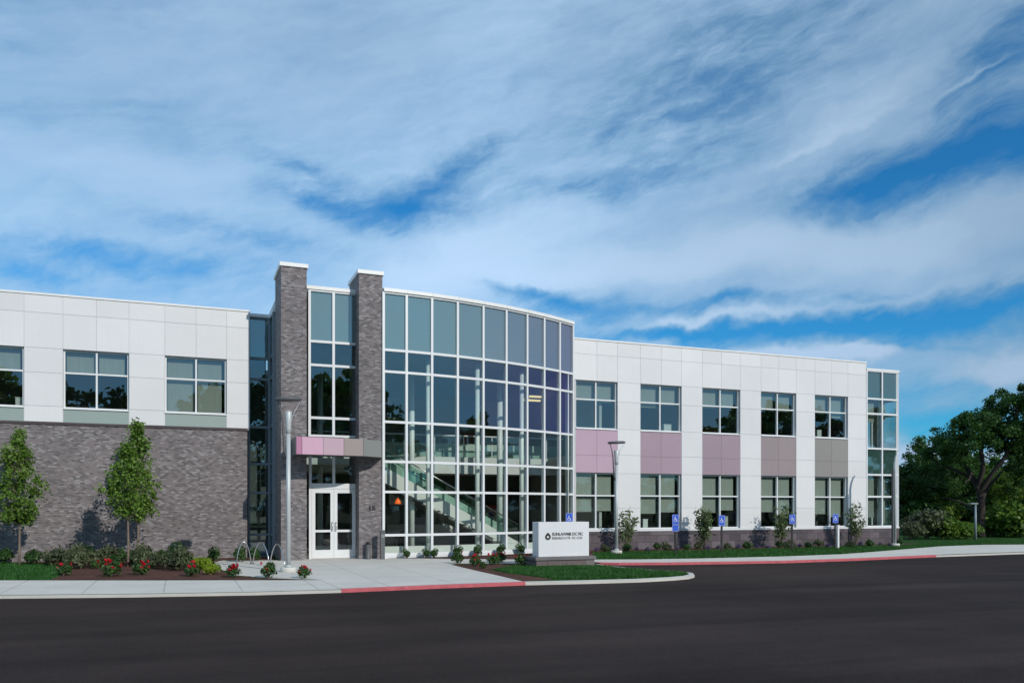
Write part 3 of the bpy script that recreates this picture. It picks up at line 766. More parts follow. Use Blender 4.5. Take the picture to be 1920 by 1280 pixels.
me = text_mesh('15', .22, 'street_number', M_BLACK, .012, bold=.006)
place_text(me, B, PX(692.5, PY), PY - .012, PZ(698, 956.5, PY), PX(704, PY) - PX(692.5, PY), Matrix.Translation((0, -YF, 0)))

# roofs, floors and the rooms seen through the glass
part(MB().box(XL0, XLE, YF + .35, 43, 8.3, 8.5), 'roof_deck', M_CEIL)
part(MB().box(XR0 + .04, XGE - .1, YF + .35, 43, 8.1, 8.3), 'roof_deck', M_CEIL)
part(MB().box(XL0, XLE - .06, YF + .31, 43, 4.2, 4.44), 'floor_slab', M_CEIL)
part(MB().box(XR0 + .1, XGE - .12, YF + .31, 43, 3.5, 3.95), 'floor_slab', M_CEIL)
part(MB().box(XL0, XGE - .12, YF + .35, 43, -.08, .02), 'ground_floor', M_FLOOR)
part(MB().prism([(3.2, 29.3), (6.4, 29.3), (6.6, 28.7)] + [(p.x - .02, p.y + .22) for p in arc] + [(14.9, 31.14), (3.2, 31.14)], -.07, .021), 'atrium_floor', M_FLOOR)
mb = MB()
mb.box(XL0, XGE - .1, 43, 43.2, -.1, 8.6)
mb.box(XL0 - .1, XL0, YF + .05, 43.2, -.1, 8.7)
part(mb, 'rear_wall', M_INT)
def parts(name, mat, boxes):
    for bx in boxes: part(MB().box(*bx), name, mat)
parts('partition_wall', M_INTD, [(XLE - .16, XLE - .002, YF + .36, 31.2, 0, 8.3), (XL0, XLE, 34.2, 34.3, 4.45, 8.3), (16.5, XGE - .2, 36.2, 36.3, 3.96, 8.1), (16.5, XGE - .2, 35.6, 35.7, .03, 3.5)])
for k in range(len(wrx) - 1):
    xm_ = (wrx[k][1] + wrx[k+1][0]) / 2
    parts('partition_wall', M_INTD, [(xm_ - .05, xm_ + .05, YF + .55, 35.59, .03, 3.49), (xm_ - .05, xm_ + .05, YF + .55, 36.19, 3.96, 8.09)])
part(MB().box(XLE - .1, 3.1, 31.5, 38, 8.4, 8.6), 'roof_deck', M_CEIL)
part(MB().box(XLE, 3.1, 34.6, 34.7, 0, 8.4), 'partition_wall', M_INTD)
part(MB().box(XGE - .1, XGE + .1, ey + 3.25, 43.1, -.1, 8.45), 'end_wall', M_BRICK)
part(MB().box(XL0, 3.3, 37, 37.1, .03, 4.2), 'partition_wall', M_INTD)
for xa, xb, zt_, zb_ in ((XRE + .15, (XRE + XGE) / 2 - .25, 3.25, 1.3), ((XRE + XGE) / 2 + .1, XGE - .55, 3.25, 1.0), (XRE + .15, (XRE + XGE) / 2 - .25, 6.95, 5.9), ((XRE + XGE) / 2 + .1, XGE - .55, 6.95, 6.0)):
    part(MB().box(xa, xb, ey + .22, ey + .228, zb_, zt_), 'blind', M_BLIND)
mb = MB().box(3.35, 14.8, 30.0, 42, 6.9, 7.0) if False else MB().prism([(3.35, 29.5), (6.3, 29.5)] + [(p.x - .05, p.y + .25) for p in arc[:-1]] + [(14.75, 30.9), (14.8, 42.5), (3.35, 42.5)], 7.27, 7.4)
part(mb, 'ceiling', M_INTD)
# atrium: balcony slab, back walls, stair
SY = 33.6
part(MB().box(3.3, 16.3, SY, 42.8, 3.32, 3.62), 'balcony_slab', M_CEIL)
part(MB().box(3.3, 16.3, SY - .06, SY - .004, 3.20, 3.90), 'balcony_fascia', M_STAIR)
rail = MB()
G_RAIL = glass_mat('balustrade_glass', (.70, .86, .80), (.9, 1, .95), .12)
for x in np.arange(3.4, 16.2, 1.28): rail.box(x - .02, x + .02, SY - .05, SY - .01, 3.86, 4.78)
rail.box(3.3, 16.3, SY - .055, SY - .005, 4.78, 4.83)
BR = part(rail, 'balcony_railing', M_FRAME)
part(MB().quad((3.3, SY - .03, 3.88), (16.3, SY - .03, 3.88), (16.3, SY - .03, 4.77), (3.3, SY - .03, 4.77)), 'pane', G_RAIL, BR)
part(MB().box(3.3, 16.4, 38.6, 38.7, .03, 3.31), 'partition_wall', M_INTD)
part(MB().box(3.3, 16.2, 34.6, 34.7, 3.63, 4.55), 'low_wall', M_STAIR)
part(MB().box(3.3, 16.3, 40.4, 40.5, 3.63, 7.25), 'partition_wall', M_INT)
parts('red_partition', M_REDW, [(11.2, 12.9, 36.95, 37.15, 3.63, 5.25), (14.0, 15.6, 36.95, 37.15, 3.63, 5.3)])
part(MB().box(13.3, 14.6, 38.3, 38.5, .03, 1.9), 'red_partition', M_REDW)
part(MB().box(16.3, 16.42, 31.2, 42.8, .03, 8.1), 'partition_wall', M_INT)
parts('white_wall_board', M_STAIR, [(7.2, 8.0, 38.35, 38.55, .03, 2.2), (4.3, 5.0, 35.4, 35.5, .9, 2.3), (9.0, 11.5, 38.35, 38.5, 1.9, 2.8)])
m_, t_2, b_2 = newmat('office_light'); b_2.inputs['Emission Color'].default_value = (1, .82, .35, 1); b_2.inputs['Emission Strength'].default_value = 1.0
for (xa, xb, y_) in ((15.0, 15.6, 35.6), (15.1, 16.1, 36.9)):
    part(MB().box(xa, xb, y_, y_ + .14, 6.9, 6.98), 'ceiling_light', m_)
# stair rising to the left along the glass
sx0, sx1, sz1 = 12.35, 5.9, 3.62; sy0, sy1 = 31.2, 32.9
n = 20; st = MB()
for k in range(n):
    xa = sx0 + (sx1 - sx0) * k / n; xb = sx0 + (sx1 - sx0) * (k + 1) / n; z = .03 + (sz1 - .03) * (k + 1) / n
    st.box(xb, xa + .03, sy0 + .1, sy1 - .1, z - .05, z)
STR = part(st, 'staircase', M_STAIR)
for yy in (sy0, sy1):
    sm = MB()
    def slab(o0, o1, w):
        a = (sx0 + .25, yy - w / 2); zs = [.03 + o0, .03 + o1, sz1 + o0, sz1 + o1]
        i = len(sm.v)
        for y_ in (yy - w / 2, yy + w / 2): sm.v.extend([(sx0 + .25, y_, max(.03, zs[0])), (sx0 + .25, y_, zs[1]), (sx1, y_, zs[3]), (sx1, y_, zs[2])])
        sm.f.extend([(i, i+3, i+2, i+1), (i+4, i+5, i+6, i+7), (i, i+1, i+5, i+4), (i+1, i+2, i+6, i+5), (i+2, i+3, i+7, i+6), (i+3, i, i+4, i+7)])
    slab(-.30, .36, .06)
    part(sm, 'stringer', M_STAIR, STR)
    sm = MB(); slab(.22, .98, .02); part(sm, 'balustrade', M_STAIR if yy == sy1 else G_RAIL, STR)
    part(MB().tube([(sx0 + .25, yy, 1.10), (sx1, yy, sz1 + 1.06)], .025, 8), 'handrail', M_CHROME, STR, smooth=True)
sof = MB(); i = 0
sof.v += [(sx0, sy0 + .04, .04), (sx0, sy1 - .04, .04), (sx1, sy1 - .04, sz1 - .28), (sx1, sy0 + .04, sz1 - .28), (sx0, sy0 + .04, -.02), (sx0, sy1 - .04, -.02), (sx1, sy1 - .04, sz1 - .34), (sx1, sy0 + .04, sz1 - .34)]
sof.f += [(0, 1, 2, 3), (7, 6, 5, 4), (0, 3, 7, 4), (1, 5, 6, 2), (2, 6, 7, 3), (0, 4, 5, 1)]
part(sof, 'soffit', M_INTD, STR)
part(MB().box(4.0, 5.9, 31.15, 34.3, 3.36, 3.60), 'landing', M_STAIR, STR)
# slim round columns behind the glass
for px, off, r_ in ((803, .55, .085), (895, .55, .085), (978, .55, .085), (1064, .55, .095), (937, 2.6, .12), (772, 3.2, .11), (600, 3.4, .11)):
    if px > 700:
        p = arc_hit(px); D_ = p.y + off; x_ = PX(px, D_)
    else: D_ = 29.1 + off; x_ = PX(px, D_)
    c = MB().tube([(x_, D_, .0), (x_, D_, 7.3)], r_, 16); part(c, 'atrium_column', M_TUBE, smooth=True)
# white convector casings at the foot of the glass
mb = MB()
for k in range(nb):
    a, b = arc[k], arc[k+1]; nrm = Vector((0, .42)); mb.obox(a.lerp(b, .05) + nrm, a.lerp(b, .95) + nrm, .22, .03, .40)
part(mb, 'convector_casing', M_STAIR)
part(MB().box(XGE - .4, XGE - .16, YF + .9, YF + 1.2, .03, 8.0), 'white_corner_column', M_STAIR)

# ------------------------------------------------------------------ things inside
def thing_mesh(mb, name, mat, label, cat, group=None, bevel=0, smooth=False):
    o = mb.build(name, mat, None, bevel, smooth); tag(o, label, cat, group); return o
desk = empty('reception_desk', (9.6, 34.9, 0.02)); tag(desk, 'white curved reception desk behind the staircase in the glass hall', 'desk')
pts = [(1.6 * math.sin(a) , -0.55 * math.cos(a)) for a in np.linspace(-1.25, 1.25, 13)]
mb = MB()
for a, b in zip(pts[:-1], pts[1:]): mb.obox(a, b, .08, 0, 1.05)
child('front_panel', mb.mesh('front_panel', M_STAIR), desk)
mb = MB()
for a, b in zip(pts[:-1], pts[1:]): mb.obox((a[0], a[1] + .1), (b[0], b[1] + .1), .36, 1.052, 1.10)
child('counter_top', mb.mesh('counter_top', M_GREY), desk)
def armchair(x, y, rz, label):
    e_ = empty('armchair', (x, y, .021), rz); tag(e_, label, 'chair', 'dark armchairs in the lobby')
    for nm, bx in (('seat', (-.33, .33, -.30, .30, .12, .42)), ('backrest', (-.33, .33, .302, .44, .12, .82))):
        child(nm, MB().box(*bx).mesh(nm, M_BLACK, .03), e_)
    for sx in (-1, 1):
        child('armrest', MB().box(*sorted((sx * .332, sx * .44)), -.30, .44, .1, .60).mesh('armrest', M_BLACK, .025), e_)
        for sy in (-.24, .36): child('leg', MB().box(sx * .34 - .02, sx * .34 + .02, sy - .02, sy + .02, 0, .118).mesh('leg', M_CHROME), e_)
    return e_
armchair(7.15, 31.0, 2.9, 'dark armchair behind the first curved pane beside the right brick pier')
armchair(8.15, 32.9, -2.6, 'dark armchair farther inside the lobby, under the stair')
armchair(6.2, 32.4, 1.8, 'dark armchair seen through the right glass door')
def pendant(x, y, z, label):
    e_ = empty('pendant_lamp', (x, y, z)); tag(e_, label, 'lamp', 'orange pendant lamps in the lobby')
    m, t, b_ = newmat('orange_shade') if 'orange' not in MATS else (MATS['orange'], None, None)
    if t:
        b_.inputs['Base Color'].default_value = (.7, .12, .02, 1); b_.inputs['Emission Color'].default_value = (1, .16, .02, 1); b_.inputs['Emission Strength'].default_value = .7; MATS['orange'] = m
    child('shade', MB().tube([(0, 0, 0), (0, 0, .1), (0, 0, .26)], [.13, .12, .03], 14).mesh('shade', m, smooth=True), e_)
    child('cord', MB().tube([(0, 0, .26), (0, 0, 3.32 - z)], .008, 6).mesh('cord', M_BLACK), e_)
pendant(PX(746, 35.5), 35.5, 1.93, 'small orange pendant lamp hanging in the lobby right of the brick pier')
def boxthing(px0, px1, y, z0, z1, mat, name, label, cat):
    mb = MB().box(PX(px0, y), PX(px1, y), y - .12, y + .12, z0, z1); mb.box(PX(px0, y) - .012, PX(px1, y) + .012, y - .13, y + .13, z1 + .001, z1 + .03)
    return thing_mesh(mb, name, mat, label, cat, bevel=.006)
boxthing(1242, 1256, YF + .62, RS - .2, 5.38, M_STAIR, 'storage_box', 'white box standing inside the second upper window of the right wing', 'box')
boxthing(1529, 1537, YF + .60, RS - .2, 5.42, M_STAIR, 'storage_box', 'white box inside the last upper window of the right wing', 'box')
boxthing(1203, 1212, YF + .60, LS2 - .1, 1.25, M_STAIR, 'storage_box', 'white box in the corner of the second lower window of the right wing', 'box')
boxthing(1348, 1362, YF + .7, LS2 - .1, 1.35, M_INT, 'storage_box', 'beige box behind the sapling in the third lower window', 'box')
boxthing(30, 43, YF + .62, LS - .2, 5.35, M_STAIR, 'storage_box', 'white box inside the leftmost upper window', 'box')
thing_mesh(MB().box(PX(1325, 33), PX(1345, 33), 32.9, 33.3, 3.96, 5.6).box(PX(1325, 33) - .02, PX(1345, 33) + .02, 32.88, 33.32, 5.601, 5.64), 'filing_cabinet', M_REDW, 'red cabinet inside the third upper window of the right wing', 'cabinet', bevel=.01)

# ------------------------------------------------------------------ lamps on poles
def lamp(x, y, s, label, mirror=1):
    """pole with a floodlight can that shines up at a tilted reflector on a bowed mast"""
    e_ = empty('street_lamp', (x, y, 0)); tag(e_, label, 'street lamp', 'pole lamps along the building')
    H = 4.72 * s
    child('concrete_base', MB().tube([(0, 0, -.05), (0, 0, .12), (0, 0, .14)], [.21, .21, .19], 20).mesh('concrete_base', M_KERB, smooth=True), e_)
    child('pole', MB().tube([(0, 0, .14), (0, 0, H * .80)], [.062, .058], 16).mesh('pole', M_POLE, smooth=True), e_)
    child('collar', MB().tube([(0, 0, .14), (0, 0, .20)], [.10, .09], 16).mesh('collar', M_POLE, smooth=True), e_)
    child('floodlight', MB().tube([(0, 0, H * .80), (0, 0, H * .83), (0, 0, H * .86), (0, 0, H * .925), (0, 0, H * .93)], [.06, .075, .075, .098, .085], 18).mesh('floodlight', M_POLE, smooth=True), e_)
    m = mirror
    arm = [(-.10 * m, 0, H * .70), (-.13 * m, 0, H * .78), (-.15 * m, 0, H * .86), (-.20 * m, 0, H * .93), (-.28 * m, 0, H * .985)]
    child('mast', MB().tube([(-.05 * m, 0, H * .66)] + arm, [.03, .034, .03, .026, .02, .014], 8).mesh('mast', M_GREY, smooth=True), e_)
    child('brace', MB().tube([(.06 * m, 0, H * .86), (.14 * m, 0, H * .92), (.30 * m, 0, H * .985)], .009, 6).mesh('brace', M_POLE, smooth=True), e_)
    hd = MB(); n_ = 28
    rim = [(.36 * math.cos(2 * math.pi * k / n_), .26 * math.sin(2 * math.pi * k / n_)) for k in range(n_)]
    for zz, sc_ in ((-.045, .90), (-.03, 1.0), (.02, 1.0), (.045, .80)): hd.v += [(p[0] * sc_, p[1] * sc_, zz + p[0] * .04 * m) for p in rim]
    for r_ in range(3):
        for k in range(n_): j = (k + 1) % n_; hd.f.append((r_*n_+k, r_*n_+j, (r_+1)*n_+j, (r_+1)*n_+k))
    hd.f.append(tuple(range(n_ - 1, -1, -1))); hd.f.append(tuple(range(3 * n_, 4 * n_)))
    child('reflector', hd.mesh('reflector', M_GREY, smooth=True), e_, (0, 0, H))
    return e_
lamp(2.69, 23.4, 1.0, 'tall silver pole lamp beside the bike rack and the left brick pier')
x_, y_ = G(1156, 1038); lamp(x_, y_, .90, 'silver pole lamp on the grass right of the white sign')
# lamp at the far end, seen edge-on: its mast bows right
x_, y_ = G(1678, 1024); e_ = empty('street_lamp', (x_, y_, 0)); tag(e_, 'silver pole lamp with bowed top at the far glass corner', 'street lamp', 'pole lamps along the building')
child('concrete_base', MB().tube([(0, 0, -.05), (0, 0, .12), (0, 0, .14)], [.21, .21, .19], 20).mesh('concrete_base', M_KERB, smooth=True), e_)
child('pole', MB().tube([(0, 0, .14), (0, 0, 3.3), (-.0, 0, 3.75), (.06, 0, 4.05), (.16, 0, 4.28), (.28, 0, 4.40)], [.062, .06, .06, .055, .045, .03], 14).mesh('pole', M_POLE, smooth=True), e_)
child('rear_rail', MB().box(-.17, -.10, -.05, .05, .14, 3.5).mesh('rear_rail', M_GREY, .01), e_)
x_, y_ = G(1829, 1012); e_ = empty('street_lamp', (x_, y_ , 0)); tag(e_, 'distant slim dark pole lamp in front of the big tree', 'street lamp')
child('pole', MB().tube([(0, 0, 0), (0, 0, 1.95)], [.07, .05], 10).mesh('pole', M_DKFRAME, smooth=True), e_)
child('lamp_head', MB().box(-.42, .12, -.09, .09, 1.951, 2.03).mesh('lamp_head', M_DKFRAME, .02), e_)

# ------------------------------------------------------------------ accessible-parking signs
def wheelchair_mesh(sz):
    """flat raised wheelchair figure, sz metres tall, facing -Y, centred"""
    mb = MB(); k = sz / 10.0; y = -.004
    def bar(a, b, w):
        a, b = Vector(a) * k, Vector(b) * k; d = (b - a).normalized(); n = Vector((-d.y, d.x)) * w * k / 2; i = len(mb.v)
        for yy in (y, y + .003):
            for p in (a - n, b - n, b + n, a + n): mb.v.append((p.x, yy, p.y))
        mb.f.extend([(i, i+1, i+2, i+3), (i+7, i+6, i+5, i+4), (i, i+4, i+5, i+1), (i+1, i+5, i+6, i+2), (i+2, i+6, i+7, i+3), (i+3, i+7, i+4, i)])
    c = (-.9, 3.9); i = len(mb.v)
    hd = [(c[0] + .95 * math.cos(a), c[1] + .95 * math.sin(a)) for a in np.linspace(0, 2 * math.pi, 13)[:-1]]
    mb.v += [(p[0] * k, y, p[1] * k) for p in hd]; mb.f.append(tuple(range(i, i + 12)))
    bar((-.8, 2.9), (-.5, -.4), 1.0); bar((-.6, 1.2), (1.6, 1.0), .8); bar((-.5, -.2), (2.0, -.3), 1.0); bar((1.8, -.2), (2.9, -3.6), 1.0); bar((2.7, -3.5), (3.7, -3.2), .9)
    aa = np.linspace(R(115), R(340), 12); cc = (-.5, -1.7)
    for a, b in zip(aa[:-1], aa[1:]): bar((cc[0] + 2.6 * math.cos(a), cc[1] + 2.6 * math.sin(a)), (cc[0] + 2.6 * math.cos(b), cc[1] + 2.6 * math.sin(b)), .75)
    return mb
def psign(px, base, zt, label, double=False, w=.255, h=.37, postz=None):
    x, y = (G(px, base) if not isinstance(base, tuple) else base)
    rz = -TH * .6
    e_ = empty('parking_sign', (x, y, 0), rz); tag(e_, label, 'sign', 'blue parking signs at the kerb')
    child('post', MB().box(-.038, .038, -.02, .02, -.05, zt - .03).mesh('post', M_BLACK, .006), e_)
    def plate(z0, z1, sym):
        p = child('plate', MB().box(-w / 2, w / 2, -.030, -.022, z0, z1).mesh('plate', M_BLUE, .002), e_)
        fr = MB(); a = w / 2 - .016; yb = -.0325
        for bx in ((-a, a, z0 + .012, z0 + .018), (-a, a, z1 - .018, z1 - .012), (-a, -a + .006, z0 + .019, z1 - .019), (a - .006, a, z0 + .019, z1 - .019)):
            fr.box(bx[0], bx[1], yb, -.0295, bx[2], bx[3])
        child('border', fr.mesh('border', M_SIGNW), p)
        if sym: child('wheelchair_symbol', wheelchair_mesh(.20).mesh('wheelchair_symbol', M_SIGNW), p, (0, -.031, (z0 + z1) / 2 + .01))
    if double:
        plate(zt - h, zt, True); plate(zt - h - .26, zt - h - .01, False)
    else: plate(zt - h, zt, True)
    return e_
tz = lambda px, py, base: CAMH + FPX * CAMH / (base - HOR) * (HOR - py) / FPX
psign(1266, 1040, tz(1266, 964, 1040), 'two stacked blue accessible-parking plates on one dark post', True)
psign(1353, 1038, tz(1353, 965.5, 1038), 'blue parking sign in front of the third lower window by a sapling', h=.40)
psign(1485, 1033, tz(1485, 964, 1033), 'blue parking sign in front of the fourth lower window of the right wing', h=.38)
psign(1566, 1030, tz(1566, 963, 1030), 'rightmost blue parking sign, beside a short white post', h=.38)
psign(1067, 1043, tz(1067, 961.5, 1043), 'blue parking sign rising behind the white monument sign', h=.40)
x_, y_ = G(1571, 1028.5)
thing_mesh(MB().box(x_ - .045, x_ + .045, y_ - .045, y_ + .045, -.05, 1.0).box(x_ - .055, x_ + .055, y_ - .055, y_ + .055, 1.001, 1.03), 'marker_post', M_SIGNW, 'short white square post just right of the last blue sign', 'post', bevel=.005)

# ------------------------------------------------------------------ monument sign
sx0_, sx1_, syf = 9.80, 11.47, 22.62
MS = empty('monument_sign', (sx0_, syf, 0)); tag(MS, 'white block monument sign with black logo on a dark stone plinth', 'sign')
def mc(mb, name, mat, bevel=0):
    o = mb.build(name, mat, None, bevel); o.parent = MS; o.matrix_parent_inverse = Matrix.Translation((-sx0_, -syf, 0)); return o
mc(MB().box(sx0_, sx1_, syf, syf + .46, .305, 1.335), 'sign_block', metal_panel('sign_panel', (.74, .75, .76), .4), .006)
mc(MB().box(sx0_ - .12, sx1_ + .13, syf - .12, syf + .58, -.05, .20), 'plinth', M_BAND2, .01)
mc(MB().box(sx0_ - .16, sx1_ + .17, syf - .16, syf + .62, .202, .303), 'plinth_cap', plain('dark_cast_stone', (.16, .15, .155), .7, var=.15), .01)
inv = Matrix.Translation((-sx0_, -syf, 0))
M_INK = plain('sign_ink', (.015, .015, .018), .5); M_INKG = plain('sign_ink_grey', (.10, .105, .11), .5)
lz = lambda py: PZ(1050, py, syf); lx = lambda px: PX(px, syf)
place_text(text_mesh('SUNLAWMB DC FIC', .125, 'lettering', M_INKG, .004, .95, .004), MS, lx(1035), syf - .004, lz(1003.6), lx(1093) - lx(1035), inv)
place_text(text_mesh('RESEARCH CTR  DC COX', .10, 'lettering', M_INKG, .004, .95, .001), MS, lx(1035), syf - .004, lz(1010.4), lx(1092) - lx(1035), inv)
lg = MB(); cx, cz = lx(1027.3), lz(1005.5); i = 0; nn = 24
outer = []
for k in range(nn):
    a = 2 * math.pi * k / nn; r_ = .095; rr = r_ * (1.0 if math.sin(a) < 0 else 1 + .28 * math.sin(a) ** 4)
    outer.append((cx + r_ * math.cos(a) * (1 - .18 * max(0, math.sin(a))), cz + rr * math.sin(a)))
inner = [(cx + .036 * math.cos(2 * math.pi * k / nn) + .002, cz - .004 + .036 * math.sin(2 * math.pi * k / nn)) for k in range(nn)]
for yy in (syf - .006, syf + .002):
    lg.v += [(p[0], yy, p[1]) for p in outer] + [(p[0], yy, p[1]) for p in inner]
for k in range(nn):
    j = (k + 1) % nn
    lg.f += [(k, j, nn + j, nn + k), (k, k + 2 * nn, j + 2 * nn, j), (nn + k, nn + j, 3 * nn + j, 3 * nn + k)]
mc(lg, 'logo', M_INK)

# ------------------------------------------------------------------ small things by the door
x_, y_ = PX(717, 28.0), 28.0
bo = empty('bollard', (x_, y_, 0)); tag(bo, 'dark grey slanted-top door opener post at the right brick pier', 'bollard')
child('post', MB().box(-.075, .075, -.06, .06, 0, .93).mesh('post', M_GREY, .008), bo)
child('slanted_head', MB().prism([(-.085, -.07), (.085, -.07), (.085, .07), (-.085, .07)], .931, 1.0).mesh('slanted_head', M_GREY, .01), bo)
child('push_plate', MB().box(-.05, .05, -.068, -.061, .74, .86).mesh('push_plate', M_CHROME, .002), bo)
x_ = PX(690, 28.27)
ur = empty('ash_urn', (x_, 28.27, 0)); tag(ur, 'narrow dark ash urn standing against the right brick pier', 'ash urn')
child('body', MB().tube([(0, 0, 0), (0, 0, .04), (0, 0, .52)], [.10, .085, .075], 16).mesh('body', M_GREY, smooth=True), ur)
child('lid', MB().tube([(0, 0, .521), (0, 0, .56), (0, 0, .60)], [.09, .085, .03], 16).mesh('lid', M_BLACK, smooth=True), ur)
# bike rack
bt = [G(441, 1058), G(473, 1057), G(506, 1060.5), G(535, 1068)]
br = empty('bike_rack', (bt[0][0], bt[0][1], 0)); tag(br, 'wavy silver bike rack of three tall hoops beside the lamp pole', 'bike rack')
for k in range(3):
    a = Vector((*bt[k], 0)); b = Vector((*bt[k+1], 0)); off = .035; d = (b - a).normalized(); a = a + d * off; b = b - d * off
    pts = [a + Vector((0, 0, .0))]
    for q in np.linspace(0, 1, 15):
        h = .70 * math.sin(math.pi * q) ** .62 if 0 < q < 1 else 0.02
        pts.append(a.lerp(b, q) + Vector((0, 0, h)))
    o = MB().tube(pts, .017, 8).build('hoop', M_CHROME, None, smooth=True); o.parent = br; o.matrix_parent_inverse = Matrix.Translation((-bt[0][0], -bt[0][1], 0))
for k in range(4):
    a = bt[k]
    o = MB().tube([(a[0], a[1], .008), (a[0], a[1], .03)], .07, 12).build('foot_plate', M_GREY); o.parent = br; o.matrix_parent_inverse = Matrix.Translation((-bt[0][0], -bt[0][1], 0))

# ------------------------------------------------------------------ plants
rng = np.random.default_rng(5)
def leaves_mesh(name, centers, size, mat, updir=.35, aspect=1.6, jitter=.35, outward=None):
    """one small folded quad per centre"""
    C = np.asarray(centers, float); n = len(C)
    nrm = rng.normal(size=(n, 3)); nrm[:, 2] += updir * 2
    if outward is not None: nrm += np.asarray(outward)
    nrm /= np.linalg.norm(nrm, axis=1)[:, None]
    t1 = np.cross(nrm, rng.normal(size=(n, 3))); t1 /= np.linalg.norm(t1, axis=1)[:, None]; t2 = np.cross(nrm, t1)
    s = size * (1 + jitter * rng.uniform(-1, 1, n))[:, None]
    a = C - t1 * s * aspect / 2; c = C + t1 * s * aspect / 2; b = C + t2 * s / 2 - nrm * s * .12; d = C - t2 * s / 2 - nrm * s * .12
    V = np.stack([a, b, c, d], 1).reshape(-1, 3); F = np.arange(n * 4).reshape(n, 4)
    me = bpy.data.meshes.new(name); me.vertices.add(len(V)); me.vertices.foreach_set('co', V.ravel())
    me.loops.add(n * 4); me.loops.foreach_set('vertex_index', F.ravel()); me.polygons.add(n)
    me.polygons.foreach_set('loop_start', np.arange(n) * 4); me.update(calc_edges=True); me.materials.append(mat)
    return me
def clump_points(nc, per, center_fn, r):
    out = []
    for _ in range(nc):
        c = center_fn(); k = int(per * rng.uniform(.6, 1.4)); rr = r * rng.uniform(.6, 1.35)
        p = rng.normal(size=(k, 3)); p /= np.linalg.norm(p, axis=1)[:, None]; p *= (rng.uniform(0, 1, k) ** .45)[:, None] * rr; p[:, 2] *= .75
        out.append(p + c)
    return np.concatenate(out)
def ell_point(rx, ry, rz, zc, shell=.55):
    while True:
        p = rng.uniform(-1, 1, 3); q = np.linalg.norm(p)
        if q < 1 and q > shell * rng.uniform(0, 1.2): return np.array([p[0] * rx, p[1] * ry, zc + p[2] * rz])

def crooked(a, b, n, amp):
    a, b = Vector(a), Vector(b); L = (b - a).length; out = []
    ph = [random.uniform(-1, 1) for _ in range(6)]
    for k in range(n + 1):
        q = k / n; o = Vector((ph[0] * math.sin(q * 3.1) + ph[1] * math.sin(q * 7), ph[2] * math.sin(q * 3.1) + ph[3] * math.sin(q * 6.3), ph[4] * math.sin(q * 3.1) * .5)) * amp * L
        out.append(a.lerp(b, q) + o)
    return out

# young street trees, ovate and pointed
def young_tree(x, y, h, zb, rad, label, leaves=3200, seed=1):
    global rng
    rng = np.random.default_rng(seed); random.seed(seed)
    e_ = empty('young_tree', (x, y, 0)); tag(e_, label, 'tree', 'young trees in front of the brick wall')
    tr = MB(); path = crooked((0, 0, -.05), (.02, 0, h * .93), 8, .010)
    tr.tube(path, [.036 * (1 - .85 * k / 8) + .004 for k in range(9)], 8)
    prof = lambda q: rad * (.55 + 1.35 * q if q < .32 else .98 * (1 - ((q - .32) / .70) ** 1.35) + .05)
    cent = []
    for k in range(120):
        q = rng.uniform(0, 1) ** 1.15; z = zb + (h - zb) * q; a = rng.uniform(0, 6.28); rr = prof(q) * rng.uniform(.45, 1.0 + .28 * (k % 5 == 0)) if k % 4 else prof(q) * rng.uniform(.1, .5)
        tip = np.array([rr * math.cos(a), rr * math.sin(a), z]); cent.append(tip)
        z0 = max(zb - .15, z - rr * 1.1); 
        if k % 3 == 0: tr.tube(crooked((0, 0, z0), tip, 4, .05), [.012, .010, .008, .005, .003], 5, False)
    cent.append(np.array([0, 0, h - .08])); cent.append(np.array([.03, 0, h - .3]))
    out = []
    for c in cent:
        k = int(leaves / 122 * rng.uniform(.5, 1.5)); r_ = rng.uniform(.09, .19)
        p = rng.normal(size=(k, 3)) * r_ * .55; p[:, 2] *= 1.15; out.append(p + c)
    me = leaves_mesh('crown', np.concatenate(out), .062, M_LEAFY, .25)
    child('trunk', tr.mesh('trunk', M_BARKL, smooth=True), e_); child('crown', me, e_); return e_
xA = PX(36, 29.2); young_tree(xA, 29.2, 4.05, 1.38, .74, 'leftmost young leafy tree, cut by the left frame edge', 4900, 11)
xB = PX(258, 29.3); young_tree(xB, 29.3, 4.42, 1.42, .68, 'taller young tree close to the brick wall, pointed top', 4400, 12)
xC = PX(240, 27.2); young_tree(xC, 27.2, 3.6, 1.60, .60, 'shorter young tree just in front of the taller pointed one', 3400, 13)

def sapling(px, base, h, w, label, seed, dens=650):
    global rng
    rng = np.random.default_rng(seed); random.seed(seed); x, y = PX(px, 29.75), 29.75
    e_ = empty('sapling', (x, y, 0)); tag(e_, label, 'sapling', 'multi-stem saplings before the right wing')
    tr = MB(); pts = []
    for k in range(11):
        a = rng.uniform(0, 6.28); r_ = w * rng.uniform(.25, 1.0); tip = (r_ * math.cos(a), r_ * .6 * math.sin(a), h * rng.uniform(.55, 1.0))
        path = crooked((.03 * math.cos(a), .03 * math.sin(a), 0), tip, 6, .05); tr.tube(path, [.014, .012, .010, .008, .006, .005, .003], 5, False)
        for _ in range(int(dens / 11)):
            q = rng.uniform(.38, 1.0); p = path[min(6, int(q * 6))]; pts.append(np.array(p) + rng.normal(size=3) * .085)
    child('stems', tr.mesh('stems', M_BARKL, smooth=True), e_); child('foliage', leaves_mesh('foliage', pts, .062, M_LEAFS, .1, 2.0), e_)
sapling(1172, 1027, 2.1, .68, 'thin-leaved sapling right behind the second silver lamp pole', 21)
sapling(1321, 1028, 2.05, .68, 'bushiest sapling, between two blue parking signs', 22, 1000)
sapling(1462, 1024, 2.15, .72, 'sapling in front of the fourth lower window', 23, 800)
sapling(1604, 1021, 2.2, .68, 'sapling against the last white pier of the right wing', 24, 650)

